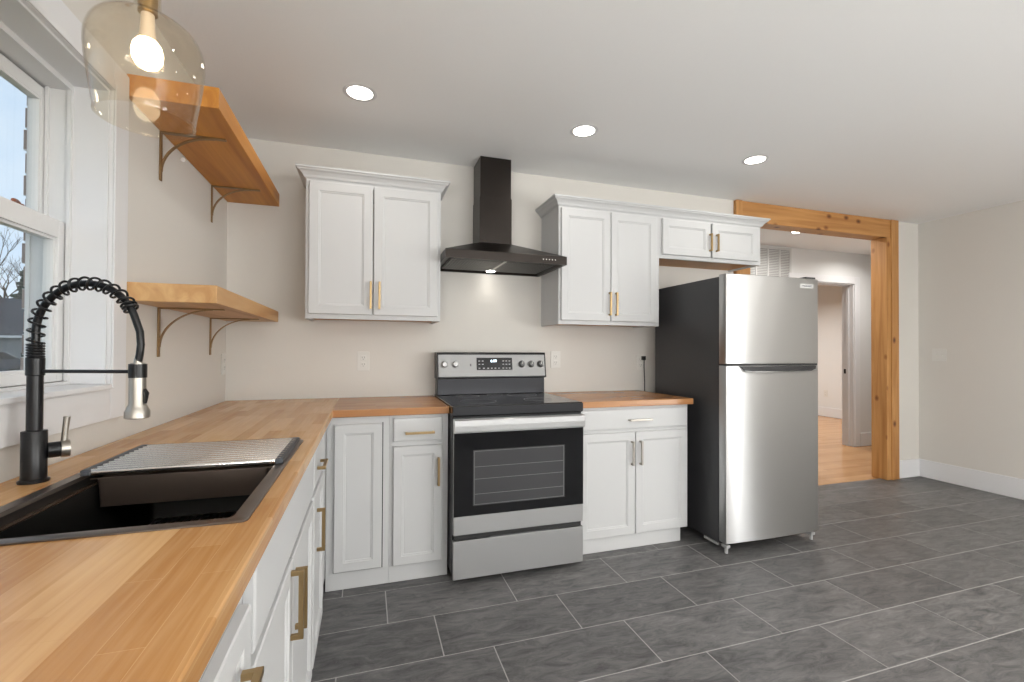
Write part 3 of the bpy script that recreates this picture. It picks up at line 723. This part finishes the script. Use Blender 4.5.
lg = MB().lathe([(.0, .0), (.0165, .0), (.0165, .0012), (.0, .0012)], (0, 0, 0), 32).build('logo_badge', mat('badge_silver', (.75, .75, .75), .3, .8), dr)
lg.location = Vector((1.613, -.7432, .292))-world_loc(dr); lg.rotation_euler = (PI/2, 0, 0)
text_mesh('GE', .018, 'logo_letters', mat('badge_grey', (.35, .35, .36), .4, .5), dr, (1.613, -.7448, .292), (PI/2, 0, 0))
mb = MB(); mb.box(rx0+.002, rx1-.002, -.743, -.713, .012, .214, .0015)
dw = mb.build('storage_drawer', STEELR, t)
mb = MB(); mb.box(rx0+.20, rx1-.20, -.7445, -.7432, .2165, .222); mb.build('drawer_pull_lip', STEELD, dw)
mb = MB(); mb.box(rx0+.01, rx1-.01, -.731, -.7115, .216, .241); mb.build('drawer_gap', GAP_GASKET, t)
# backguard
mb = MB(); mb.box(rx0+.004, rx1-.004, -.138, -.035, .927, 1.036, .003); mb.build('backguard_lower', brushed('backguard_dark', (.032, .032, .034), .28), t)
mb = MB()
prof = [(-.146, 1.034), (-.162, 1.040), (-.136, 1.200), (-.128, 1.208), (-.035, 1.208), (-.035, 1.034)]
mb.prism(prof, lambda y, z: Vector((rx0-.002, y, z)), lambda y, z: Vector((rx1+.002, y, z)))
bg_ = mb.build('backguard', BLACK, t)
sl = .026/.16
def onface(x, z, out=0): return Vector((x, -.162+(z-1.040)*sl-out, z))
def facebox(x0, x1, z0, z1, o0, o1):
    mb = MB(); vs = [onface(x, z, o) for o in (o0, o1) for x, z in ((x0, z0), (x1, z0), (x1, z1), (x0, z1))]
    mb._faces(vs, [(0, 1, 2, 3), (4, 5, 6, 7), (0, 1, 5, 4), (1, 2, 6, 5), (2, 3, 7, 6), (3, 0, 4, 7)]); return mb
facebox(rx0+.008, rx1-.008, 1.048, 1.192, .0, .0035).build('control_panel', brushed('control_panel_steel', (.24, .238, .235), .38, aniso=.8), bg_)
facebox(1.507, 1.756, 1.090, 1.172, .0037, .0055).build('display_window', BLACKGL, bg_)
tilt = PI/2+math.atan(sl)*-1
text_mesh('6:09', .026, 'clock_digits', DISPLAY, bg_, onface(1.625, 1.150, .006), (PI/2-math.atan(sl), 0, 0))
mb = MB()
for i, x in enumerate((1.525, 1.548, 1.692, 1.714, 1.736)):
    for z in (1.150, 1.128): 
        q = onface(x, z, .0055); mb.box(q.x-.006, q.x+.006, q.y-.0004, q.y, q.z-.003, q.z+.003)
for x in (1.525, 1.555, 1.585, 1.610, 1.635, 1.660, 1.690, 1.714, 1.736):
    q = onface(x, 1.102, .0055); mb.box(q.x-.006, q.x+.006, q.y-.0004, q.y, q.z-.003, q.z+.003)
mb.build('touch_pads', mat('pad_grey', (.4, .4, .4), .5), bg_)
n = Vector((0, -1, sl)).normalized()
for x in (1.290, 1.362, 1.823, 1.892, 1.960):
    c = onface(x, 1.128, .004); mb = MB()
    mb.tube([c, c+n*.006, c+n*.008, c+n*.024, c+n*.026], [.024, .024, .019, .017, .015], 28)
    k = mb.build('control_knob', mat('knob_dark', (.10, .10, .10), .3, .7) if x > 1.5 else STEELR, bg_, smooth=True)
    MB().box(c.x-.002, c.x+.002, c.y-.0285, c.y-.024, c.z+.003, c.z+.018).build('pointer', PLASTIC, k)
facebox(1.461, 1.470, 1.116, 1.132, .0037, .0046).build('indicator_lamp', SLOT, bg_)

# ------------------------------------------------------------------ range hood
t = thing('range_hood', 'black stainless chimney range hood on the wall above the range', 'hood', (1.62, -.25, 1.77))
hx0, hx1, hy = 1.236, 2.004, -.500
mb = MB()
zb, zt = 1.762, 1.812
mb.loft([[Vector(p) for p in ((hx0, -.003, zb), (hx1, -.003, zb), (hx1, hy, zb), (hx0, hy, zb))],
         [Vector(p) for p in ((hx0, -.003, zt), (hx1, -.003, zt), (hx1, hy, zt), (hx0, hy, zt))],
         [Vector(p) for p in ((hx0+.002, -.003, zt+.003), (hx1-.002, -.003, zt+.003), (hx1-.002, hy+.002, zt+.003), (hx0+.002, hy+.002, zt+.003))],
         [Vector(p) for p in ((1.507, -.003, 1.934), (1.732, -.003, 1.934), (1.732, -.212, 1.934), (1.507, -.212, 1.934))]], cap=False)
# hollow underside: rim + recessed roof
def rect(i, z): return [Vector(p) for p in ((hx0+i, -.003-i, z), (hx1-i, -.003-i, z), (hx1-i, hy+i, z), (hx0+i, hy+i, z))]
mb.loft([rect(0, zb), rect(.018, zb), rect(.03, zb+.022), rect(.2, zb+.022)], cap=False)
mb._faces(rect(.2, zb+.022), [(0, 1, 2, 3)])
mb.build('canopy', BLKSTEEL, t)
mb = MB(); mb.box(1.509, 1.730, -.209, -.003, 1.9345, 2.24, .002); mb.box(1.513, 1.726, -.205, -.004, 2.2405, H-.003, .002); mb.build('chimney', BLKSTEEL, t)
for a, b in ((hx0+.045, 1.612), (1.628, hx1-.045)):
    mb = MB(); mb.box(a, b, hy+.06, -.06, zb+.010, zb+.020); mb.mi = 1
    k = int((b-a)/.018)
    for i in range(k): mb.box(a+.006+i*.018, a+.014+i*.018, hy+.075, -.075, zb+.006, zb+.0098)
    mb.build('grease_filter', [mat('filter_grey', (.05, .048, .045), .35, .8), mat('baffle', (.13, .125, .12), .3, .9)], t)
mb = MB(); mb.box(1.6135, 1.6265, hy+.05, -.05, zb+.006, zb+.020); mb.build('filter_divider', mat('divider_bright', (.8, .79, .77), .35, .3), t)
hl = []
for x in (1.42, 1.62): pass
hood_lamp = MB().lathe([(0, .0), (.027, .0), (.030, .002), (.030, .006), (0, .006)], (1.62, -.075, zb+.004), 24).build('hood_lamp', HOODLAMP, t)
mb = MB()
for i in range(5):
    x = 1.845+i*.020; mb.lathe([(0, 0), (.0035, 0), (.0035, .001), (0, .001)], (x, 0, 0), 14)
bt = mb.build('buttons', PLASTIC, t, org=(0, 0, 0))
bt.rotation_euler = (PI/2, 0, 0); bt.location = Vector((0, hy-.0002, 1.789))-world_loc(t)
l = bpy.data.lights.new('hood_bulb', 'SPOT'); l.energy = .6; l.color = (1, .95, .86); l.spot_size = 2.4; l.spot_blend = .9; l.shadow_soft_size = .03
lo = bpy.data.objects.new('hood_bulb', l); C.objects.link(lo); lo.parent = t; lo.location = Vector((1.62, -.075, zb-.012))-world_loc(t); lo.rotation_euler = (-.15, 0, 0)

# ------------------------------------------------------------------ refrigerator
t = thing('refrigerator', 'stainless top freezer refrigerator with charcoal sides under the short cabinet', 'refrigerator', (3.25, -.45, 0))
qx0, qx1 = 2.893, 3.644
mb = MB(); mb.box(qx0+.004, qx1-.004, -.812, -.150, .035, 1.690, .006); mb.build('case', SIDEBLK, t)
MB().box(qx0+.03, qx1-.03, -.80, -.70, .012, .034).build('base_grille', GAP_GASKET, t)
def fdoor(z0, z1, name):
    mb = MB(); n = 14; prof = []
    for i in range(n+1):
        f = i/n; x = qx0+(qx1-qx0)*f; y = -.876-.010*(1-(2*f-1)**2)
        if i == 0: prof += [(x, -.818), (x, -.868), (x+.002, y+.003)]
        elif i == n: prof += [(x-.002, y+.003), (x, -.868), (x, -.818)]
        else: prof.append((x, y))
    rings = [[Vector((x+(.002 if x < 3.2 else -.002)*k, y+.003*k, z)) for x, y in prof] for z, k in ((z0, 1), (z0+.003, 0), (z1-.003, 0), (z1, 1))]
    mb.loft(rings, True); o = mb.build(name, STEEL, t, smooth=True)
    return o
fz = fdoor(1.146, 1.700, 'freezer_door'); fd = fdoor(.050, 1.134, 'refrigerator_door')
MB().box(qx0+.004, qx1-.004, -.872, -.8125, 1.1345, 1.1455).build('door_gap', GAP_GASKET, t)
mb = MB(); mb.box(qx0+.012, qx1-.012, -.8175, -.8125, .055, 1.13); mb.box(qx0+.012, qx1-.012, -.8175, -.8125, 1.15, 1.695); mb.build('gasket', GAP_GASKET, t)
# pocket handle along the top of the lower door
mb = MB()
pts = [(2.985, 1.131), (3.605, 1.131), (3.600, 1.108), (3.585, 1.098), (3.06, 1.096), (3.03, 1.102)]
mb.prism(pts, lambda x, z: Vector((x, -.880, z)), lambda x, z: Vector((x, -.8905-.002*(1-((x-3.26)/.4)**2), z)))
mb.build('pocket_handle', mat('handle_grip_black', (.02, .02, .022), .25, .3), fd)
mb = MB(); mb.tube([(3.015, -.894, 1.1035), (3.07, -.895, 1.096), (3.3, -.897, 1.095), (3.56, -.895, 1.097), (3.598, -.893, 1.108)], .0035, 8); mb.build('handle_edge', STEEL, fd)
for x in (qx0+.03, qx1-.03):
    mb = MB(); mb.box(x-.016, x+.016, -.862, -.82, .016, .034, .003); mb.cyl((x, -.845, FZ+.001), (x, -.845, .0155), .010, 14); mb.build('foot', GREYPL, t)
mb = MB(); mb.box(qx0+.0045, qx0+.012, -.80, -.68, .016, .030); mb.build('roller_bracket', GREYPL, t)
MB().box(qx1-.035, qx1+.004, -.868, -.83, 1.136, 1.144).build('centre_hinge', PLASTIC, t)
mb = MB(); mb.box(qx1-.09, qx1-.005, -.86, -.79, 1.7015, 1.715, .003); mb.build('top_hinge_cover', SIDEBLK, t)
MB().box(3.480, 3.592, -.8835, -.8795, 1.636, 1.664, .001).build('name_plate', mat('badge_bright', (.55, .55, .55), .35, .8), fz)
text_mesh('FRIGIDAIRE', .0165, 'name_plate_letters', mat('badge_text', (.2, .2, .22), .4), fz, (3.536, -.884, 1.650), (PI/2, 0, 0), .0003)
lg = MB().lathe([(0, 0), (.009, 0), (.009, .001), (0, .001)], (0, 0, 0), 20).build('round_sticker', PLASTIC, fz); lg.location = Vector((3.315, -.8872, 1.57))-world_loc(fz); lg.rotation_euler = (PI/2, 0, 0)

# ------------------------------------------------------------------ wall shelves
def shelf(label, z0, z1, m=None):
    t = thing('wall_shelf', label, 'shelf', (.135, -.6, z0), 'wooden wall shelves in the corner')
    mb = MB(); mb.box(.001, .283, -1.212, -.001, z0, z1, .003)
    mb.build('shelf_board', m or SHELF, t)
    for y in (-.935, -.295):
        mb = MB(); w2 = .010
        mb.box(.001, .006, y-w2, y+w2, z0-.200, z0-.0005, .0015); mb.box(.0065, .235, y-w2, y+w2, z0-.0055, z0-.0005, .001)
        R1, R2 = .185, .155; arcs = []
        for i in range(17):
            a = i/16*PI/2; arcs.append((.006+R1*(1-math.cos(a)), z0-.006-R2*(1-math.sin(a))))
        rings = []
        for (x, z) in arcs:
            rings.append(None)
        rr_ = []
        for i, (x, z) in enumerate(arcs):
            x0_, z0_ = arcs[max(i-1, 0)]; x1_, z1_ = arcs[min(i+1, 16)]
            dx, dz = x1_-x0_, z1_-z0_; L = math.hypot(dx, dz); nx, nz = dz/L*.002, -dx/L*.002
            rr_.append([Vector((x+nx, y-w2*.8, z+nz)), Vector((x+nx, y+w2*.8, z+nz)), Vector((x-nx, y+w2*.8, z-nz)), Vector((x-nx, y-w2*.8, z-nz))])
        mb.loft(rr_, True)
        mb.build('bracket', BRASSF, t)
    return t
shelf('upper stained wood wall shelf near the ceiling behind the glass pendant', 2.108, 2.186)
shelf('lower stained wood wall shelf beside the window above the counter', 1.392, 1.458, SHELF_L)

# ------------------------------------------------------------------ pendant
px, py = .320, -1.875
t = thing('pendant_light', 'brass pendant lamp with a clear bell glass shade hanging over the sink', 'pendant', (px, py, 2.0))
mb = MB(); mb.lathe([(0, H-.003), (.06, H-.003), (.06, H-.022), (.012, H-.03), (0, H-.03)], (px, py, 0), 32); mb.build('canopy', BRASS, t, smooth=True)
MB().cyl((px, py, 2.101), (px, py, H-.028), .004, 10).build('cord', BLACK, t)
mb = MB(); mb.lathe([(0, 2.100), (.012, 2.100), (.026, 2.090), (.0265, 2.078), (.019, 2.076), (.019, 2.000), (.016, 1.998), (.0, 1.998)], (px, py, 0), 32); mb.build('socket', BRASS, t, smooth=True)
prof = [(.0235, 2.075), (.0245, 2.035), (.028, 2.006), (.044, 1.989), (.070, 1.976), (.094, 1.957), (.1075, 1.930), (.111, 1.903), (.109, 1.868), (.104, 1.828), (.0975, 1.785), (.093, 1.752)]
def smoothprof(p, k=4):
    out = []
    for i in range(len(p)-1):
        p0, p1, p2, p3 = p[max(i-1, 0)], p[i], p[i+1], p[min(i+2, len(p)-1)]
        for j in range(k):
            s = j/k; out.append(tuple(.5*((2*b)+(-a+c)*s+(2*a-5*b+4*c-d)*s*s+(-a+3*b-3*c+d)*s**3) for a, b, c, d in zip(p0, p1, p2, p3)))
    out.append(p[-1]); return out
sp = smoothprof(prof)
full = sp+[(sp[-1][0]-.0012, sp[-1][1]-.0012)]+[(r-.0024, z) for r, z in reversed(sp)]
full = [q for q in full]; k0 = len(sp); full = full[:k0-1]+[(sp[-1][0]-.0012+.0028*math.cos(a), sp[-1][1]+.0028*math.sin(a)) for a in [PI/4-i*PI/5*1.1 for i in range(6)]]+full[k0+2:]; full.append(full[0])
mb = MB(); mb.lathe(full, (px, py, 0), 64); mb.build('glass_shade', SHADEGL, t, smooth=True)
mb = MB(); mb.lathe([(0, 1.9975), (.013, 1.9975), (.014, 1.965), (.0165, 1.945), (.020, 1.936), (0, 1.936)], (px, py, 0), 28); mb.build('bulb_neck', mat('bulb_neck_ivory', (.75, .62, .48), .3), t, smooth=True)
mb = MB(); mb.lathe([(0, 1.9355), (.0195, 1.9355), (.027, 1.925), (.0305, 1.908), (.0285, 1.891), (.021, 1.878), (.010, 1.8715), (0, 1.870)], (px, py, 0), 28); bo = mb.build('bulb', BULB, t, smooth=True)

# ------------------------------------------------------------------ recessed lights
def downlight(x, y, label, z=H, boost=1):
    t = thing('recessed_light', label, 'ceiling light', (x, y, z), 'round recessed ceiling lights')
    mb = MB(); mb.lathe([(.062, -.0015), (.078, -.0015), (.082, -.0005), (.082, -.0002)], (x, y, z), 40); mb.build('trim_ring', TRIM, t, smooth=True)
    MB().lathe([(0, -.0008), (.0615, -.0008)], (x, y, z), 40).build('lens', LED, t)
    l = bpy.data.lights.new('lamp', 'AREA'); l.shape = 'DISK'; l.size = .12; l.energy = DOWNLIGHT_W*boost; l.spread = 2.75; l.color = (1, .965, .92)
    o = bpy.data.objects.new('lamp', l); C.objects.link(o); o.parent = t; o.location = (0, 0, -.004)
    return t
downlight(.765, -.729, 'round recessed ceiling light above the cabinet left of the hood', boost=.15)
downlight(2.011, -.719, 'round recessed ceiling light right of the hood chimney', boost=.15)
downlight(3.287, -.710, 'round recessed ceiling light above the refrigerator, rightmost in the kitchen', boost=.15)
downlight(5.22, .60, 'round recessed light in the hall ceiling behind the timber beam', boost=1.7)
for x, y in ((2.0, -2.55), (3.29, -2.55), (4.6, -2.2), (4.9, -2.8), (5.35, -2.6), (5.75, -3.4), (2.0, -4.4), (3.29, -4.4), (4.9, -4.4)):  # unseen lamps added for fill and for streaks on the refrigerator
    downlight(x, y, 'added recessed ceiling light over the open floor behind the photographer', boost=.35 if y == -2.55 else .5)
downlight(6.6, .60, 'added recessed light in the hall ceiling hidden beyond the right timber post', boost=1.6)  # unseen lamp added to brighten the hall wall
downlight(7.3, 3.2, 'added recessed ceiling light in the room beyond the hall doorway', boost=9)  # unseen lamp added to brighten the far room

# ------------------------------------------------------------------ outlets and switches
def outlet(label, mp, a, z, d=0.0, sockets=True):
    t = thing('wall_outlet', label, 'outlet', mp(a, z, d), 'white duplex wall outlets')
    mb = MB(); obx(mb, mp, a-.038, a+.038, z-.062, z+.062, d+.0005, d+.006, .0015); mb.build('cover_plate', PLASTIC, t)
    for s in (-1, 1):
        mb = MB(); zc = z+s*.022; obx(mb, mp, a-.017, a+.017, zc-.016, zc+.016, d+.0062, d+.0085, .001); so = mb.build('socket', PLASTIC, t)
        mb = MB(); obx(mb, mp, a-.008, a-.006, zc-.002, zc+.008, d+.0087, d+.0092); obx(mb, mp, a+.006, a+.008, zc-.002, zc+.008, d+.0087, d+.0092); obx(mb, mp, a-.002, a+.002, zc-.011, zc-.007, d+.0087, d+.0092)
        mb.build('slots', SLOT, so)
    return t
outlet('white duplex outlet on the wall below the cabinet left of the hood', Bm, .785, 1.148)
outlet('white duplex outlet on the wall just right of the range backguard', Bm, 2.140, 1.155)
outlet('white duplex outlet beside the refrigerator with a black plug in it', Bm, 2.865, 1.132)
outlet('white outlet on the left wall in the corner under the lower shelf', Lm, -.055, 1.135)
def Fm(a, z, d): return Vector((9.15-d, a, z))
outlet('small white outlet low on the wall seen through the hall doorway', Fm, 3.35, .42)
t = thing('power_plug', 'black plug and cord hanging down to the small countertop beside the refrigerator', 'plug', (2.88, -.02, 1.10))
mb = MB(); mb.box(2.868, 2.896, -.035, -.0095, 1.150, 1.182, .004); mb.build('plug_head', BLACK, t)
mb = MB(); mb.tube([(2.882, -.03, 1.150), (2.879, -.034, 1.10), (2.884, -.030, 1.04), (2.890, -.026, .98), (2.893, -.022, .90), (2.893, -.02, .6)], .004, 8); mb.build('cord', BLACK, t, smooth=True)
def Rm(a, z, d): return Vector((XR-d, a, z))
t = thing('light_switch', 'white double rocker switch plate on the right wall', 'switch', (XR, -.175, 1.195))
mb = MB(); obx(mb, Rm, -.232, -.118, 1.135, 1.255, .0005, .006, .0015); mb.build('cover_plate', PLASTIC, t)
for a in (-.2, -.15):
    mb = MB(); obx(mb, Rm, a-.006, a+.006, 1.185, 1.207, .0062, .013, .001); mb.build('toggle', PLASTIC, t)
# return air grille
t = thing('return_air_grille', 'white louvred return air grille high on the hall wall', 'vent', (5.45, HY, 2.33))
gx0, gx1, gz0, gz1 = 5.07, 5.80, 1.98, 2.495
mb = MB(); obx_ = lambda mb, x0, x1, z0, z1, d0, d1: mb.box(x0, x1, HY-d1, HY-d0, z0, z1)
obx_(mb, gx0, gx1, gz0, gz1, .0005, .003); mb.build('backing', GRILLED, t)
mb = MB()
for a, b in ((gx0, gx0+.022), (gx1-.022, gx1)): obx_(mb, a, b, gz0, gz1, .0032, .014)
for i in range(1, 4): x = gx0+(gx1-gx0)*i/4; obx_(mb, x-.010, x+.010, gz0, gz1, .0032, .014)
for a, b in ((gz0, gz0+.02), (gz1-.02, gz1)): obx_(mb, gx0, gx1, a, b, .0032, .0145)
mb.build('frame', GRILLE, t)
mb = MB(); k = 0; z = gz0+.026
while z < gz1-.026: obx_(mb, gx0+.022, gx1-.022, z, z+.008, .0032, .008); z += .020
mb.build('louvres', GRILLE, t)

# ------------------------------------------------------------------ outside the window
GZ = -.45
struct('ground', MB().box(-80, -.33, -40, 90, GZ-.1, GZ), GRASS, 'lawn outside the sink window')
struct('driveway', MB().box(-34, -6.5, 22, 36, GZ, GZ+.02), ASPH, 'asphalt driveway across the lawn')
dv = Vector((-.736, 1.283, 0)); dperp = Vector((dv.y, -dv.x, 0)).normalized(); o0 = Vector((CX, CY, 0))
def at(depth, off=0, z=GZ): p = o0+dv*depth+dperp*off; return Vector((p.x, p.y, z))
def tree(depth, off, h, spread, label, seed):
    rnd = random.Random(seed); base_ = at(depth, off)
    t = thing('bare_tree', label, 'tree', base_)
    mb = MB()
    def br(p, d, L, r, lv):
        pts = [p]; q = p
        for i in range(3):
            d = (d+Vector((rnd.uniform(-.16, .16), rnd.uniform(-.16, .16), rnd.uniform(-.02, .12)))).normalized(); q = q+d*L/3; pts.append(q)
        mb.tube(pts, [r, r*.85, r*.7, r*.55], 6 if lv < 2 else 4)
        if lv < 5:
            for i in range(3 if lv < 3 else 3):
                a = rnd.uniform(0, 2*PI); s = rnd.uniform(.45, .85)*spread
                nd = (d+Vector((math.cos(a)*s, math.sin(a)*s, .15))).normalized()
                br(pts[rnd.choice((2, 3, 3))], nd, L*rnd.uniform(.6, .8), r*.55, lv+1)
    br(base_, Vector((0, 0, 1)), h*.3, h*.018, 0)
    mb.build('branches', BARK, t); return t
tree(60, -1.2, 19, 1.0, 'tall leafless tree outside the window beyond the driveway', 3)
tree(56, -9.5, 17, 1.1, 'leafless tree at the left edge of the window view', 5)
t = thing('evergreen_tree', 'dark evergreen tree outside the window beside the bare tree', 'tree', at(47, 1.3))
rnd = random.Random(2); mb = MB(); c0 = at(47, 1.3)
for i in range(300):
    f = rnd.random(); r = 2.3*(1-f)**.6*math.sqrt(rnd.random())+.1; a = rnd.uniform(0, 2*PI)
    bmesh.ops.create_icosphere(mb.bm, subdivisions=1, radius=rnd.uniform(.3, .6), matrix=Matrix.Translation(c0+Vector((r*math.cos(a), r*math.sin(a), 1.5+f*8.6))) @ Matrix.Rotation(a, 4, 'Z') @ Matrix.Diagonal((1.2, 1, .5, 1)))
mb.build('foliage', LEAF, t); MB().cyl(c0, c0+Vector((0, 0, 5)), .2, 8).build('trunk', BARK, t)
# neighbour's carport
t = thing('neighbour_house', 'low grey house with dark shingle roof outside the window', 'house', at(34, 0))
ux = dperp; uy = Vector((-ux.y, ux.x, 0))
def hb(mb, a0, a1, b0, b1, z0, z1):
    c = at(34)
    f = lambda a, b, z: Vector((c.x, c.y, 0))+ux*a+uy*b+Vector((0, 0, z))
    vs = [f(a, b, z) for a in (a0, a1) for b in (b0, b1) for z in (z0, z1)]
    mb._faces(vs, [(0, 1, 3, 2), (4, 6, 7, 5), (0, 4, 5, 1), (2, 3, 7, 6), (0, 2, 6, 4), (1, 5, 7, 3)]); return mb
hb(MB(), -9, 9, .4, 6, GZ, 2.05).build('wall', SIDING, t)
mb = MB(); c = at(34); f = lambda a, b, z: Vector((c.x, c.y, z))+ux*a+uy*b
mb.loft([[f(-9.5, 0, 2.06), f(-9.5, 6.4, 2.06), f(-9.5, 3.2, 5.1)], [f(9.5, 0, 2.06), f(9.5, 6.4, 2.06), f(9.5, 3.2, 5.1)]]); mb.build('roof', ROOF, t)
hb(MB(), -9.5, 9.5, -.03, -.001, 1.95, 2.12).build('fascia', TRIM, t)
# evergreen shrub
t = thing('shrub', 'round dark shrub by the grey house outside the window', 'shrub', at(30, 1.15)); mb = MB(); c0 = at(30, 1.15, GZ+.9)
for i in range(40):
    v = Vector((rnd.gauss(0, .4), rnd.gauss(0, .4), rnd.gauss(.1, .35))); bmesh.ops.create_icosphere(mb.bm, subdivisions=1, radius=.3, matrix=Matrix.Translation(c0+v))
mb.build('foliage', LEAF, t)
# parked car seen from behind
cc = at(25, -1.3); t = thing('car', 'dark parked car with red tail lights on the driveway outside the window', 'car', cc)
def cf(a, b, z): return Vector((cc.x, cc.y, GZ+.02+z))-ux*a+uy*b
mb = MB()
prof = [(-2.2, .35), (-2.25, .75), (-2.1, .95), (-1.5, 1.0), (-.9, 1.42), (.5, 1.45), (1.2, 1.02), (2.1, .88), (2.25, .6), (2.2, .35)]
mb.loft([[cf(a, -.85, z) for a, z in prof], [cf(a, -.70 if False else .85, z) for a, z in prof]]); mb.build('body', CARP, t)
mb = MB(); g = [(-1.42, 1.02), (-.86, 1.37), (.45, 1.40), (1.1, 1.04)]
mb.loft([[cf(a, -.865, z) for a, z in g], [cf(a, .865, z) for a, z in g]]); mb.build('windows', CARG, t)
for s in (-.8, .8): mb = MB(); p = cf(-2.24, s*.8, .72); mb.sphere(p, .14, 12, (1, 1, .7)); mb.build('tail_light', CARR, t)
mb = MB(); mb.sphere(cf(1.2, -.82, .7), .12, 12, (1.6, 1, .8)); mb.build('tail_light', CARR, t)
for a in (-1.35, 1.4):
    for s in (-.8, .8): mb = MB(); mb.cyl(cf(a, s-.1, .33), cf(a, s+.1, .33), .33, 20); mb.build('wheel', TYRE, t)

# added area lamps imitate daylight at the unseen windows and door, tilted upward
def fill_light(name, loc, rot, sx, sy, e, col):
    l = bpy.data.lights.new(name, 'AREA'); l.shape = 'RECTANGLE'; l.size = sx; l.size_y = sy; l.energy = e; l.color = col
    o = bpy.data.objects.new(name, l); C.objects.link(o); o.location = loc; o.rotation_euler = rot; return o
fill_light('rear_window_fill', ((RX0+RX1)/2, YB-.2, (RZ0+RZ1)/2), (PI/2+1.0, 0, 0), RX1-RX0, RZ1-RZ0, FILL_W*1.15, (1, .98, .95))
fill_light('left_window_fill', (-.30, -4.6, 1.5), (0, -PI/2-.5, 0), 1.2, 1.8, FILL_W*2.1, (1, .98, .95))
fill_light('glass_door_fill', (XR+.25, -5.35, 1.1), (0, PI/2+.5, 0), 2.0, 1.5, FILL_W*1.1, (1, .98, .95))
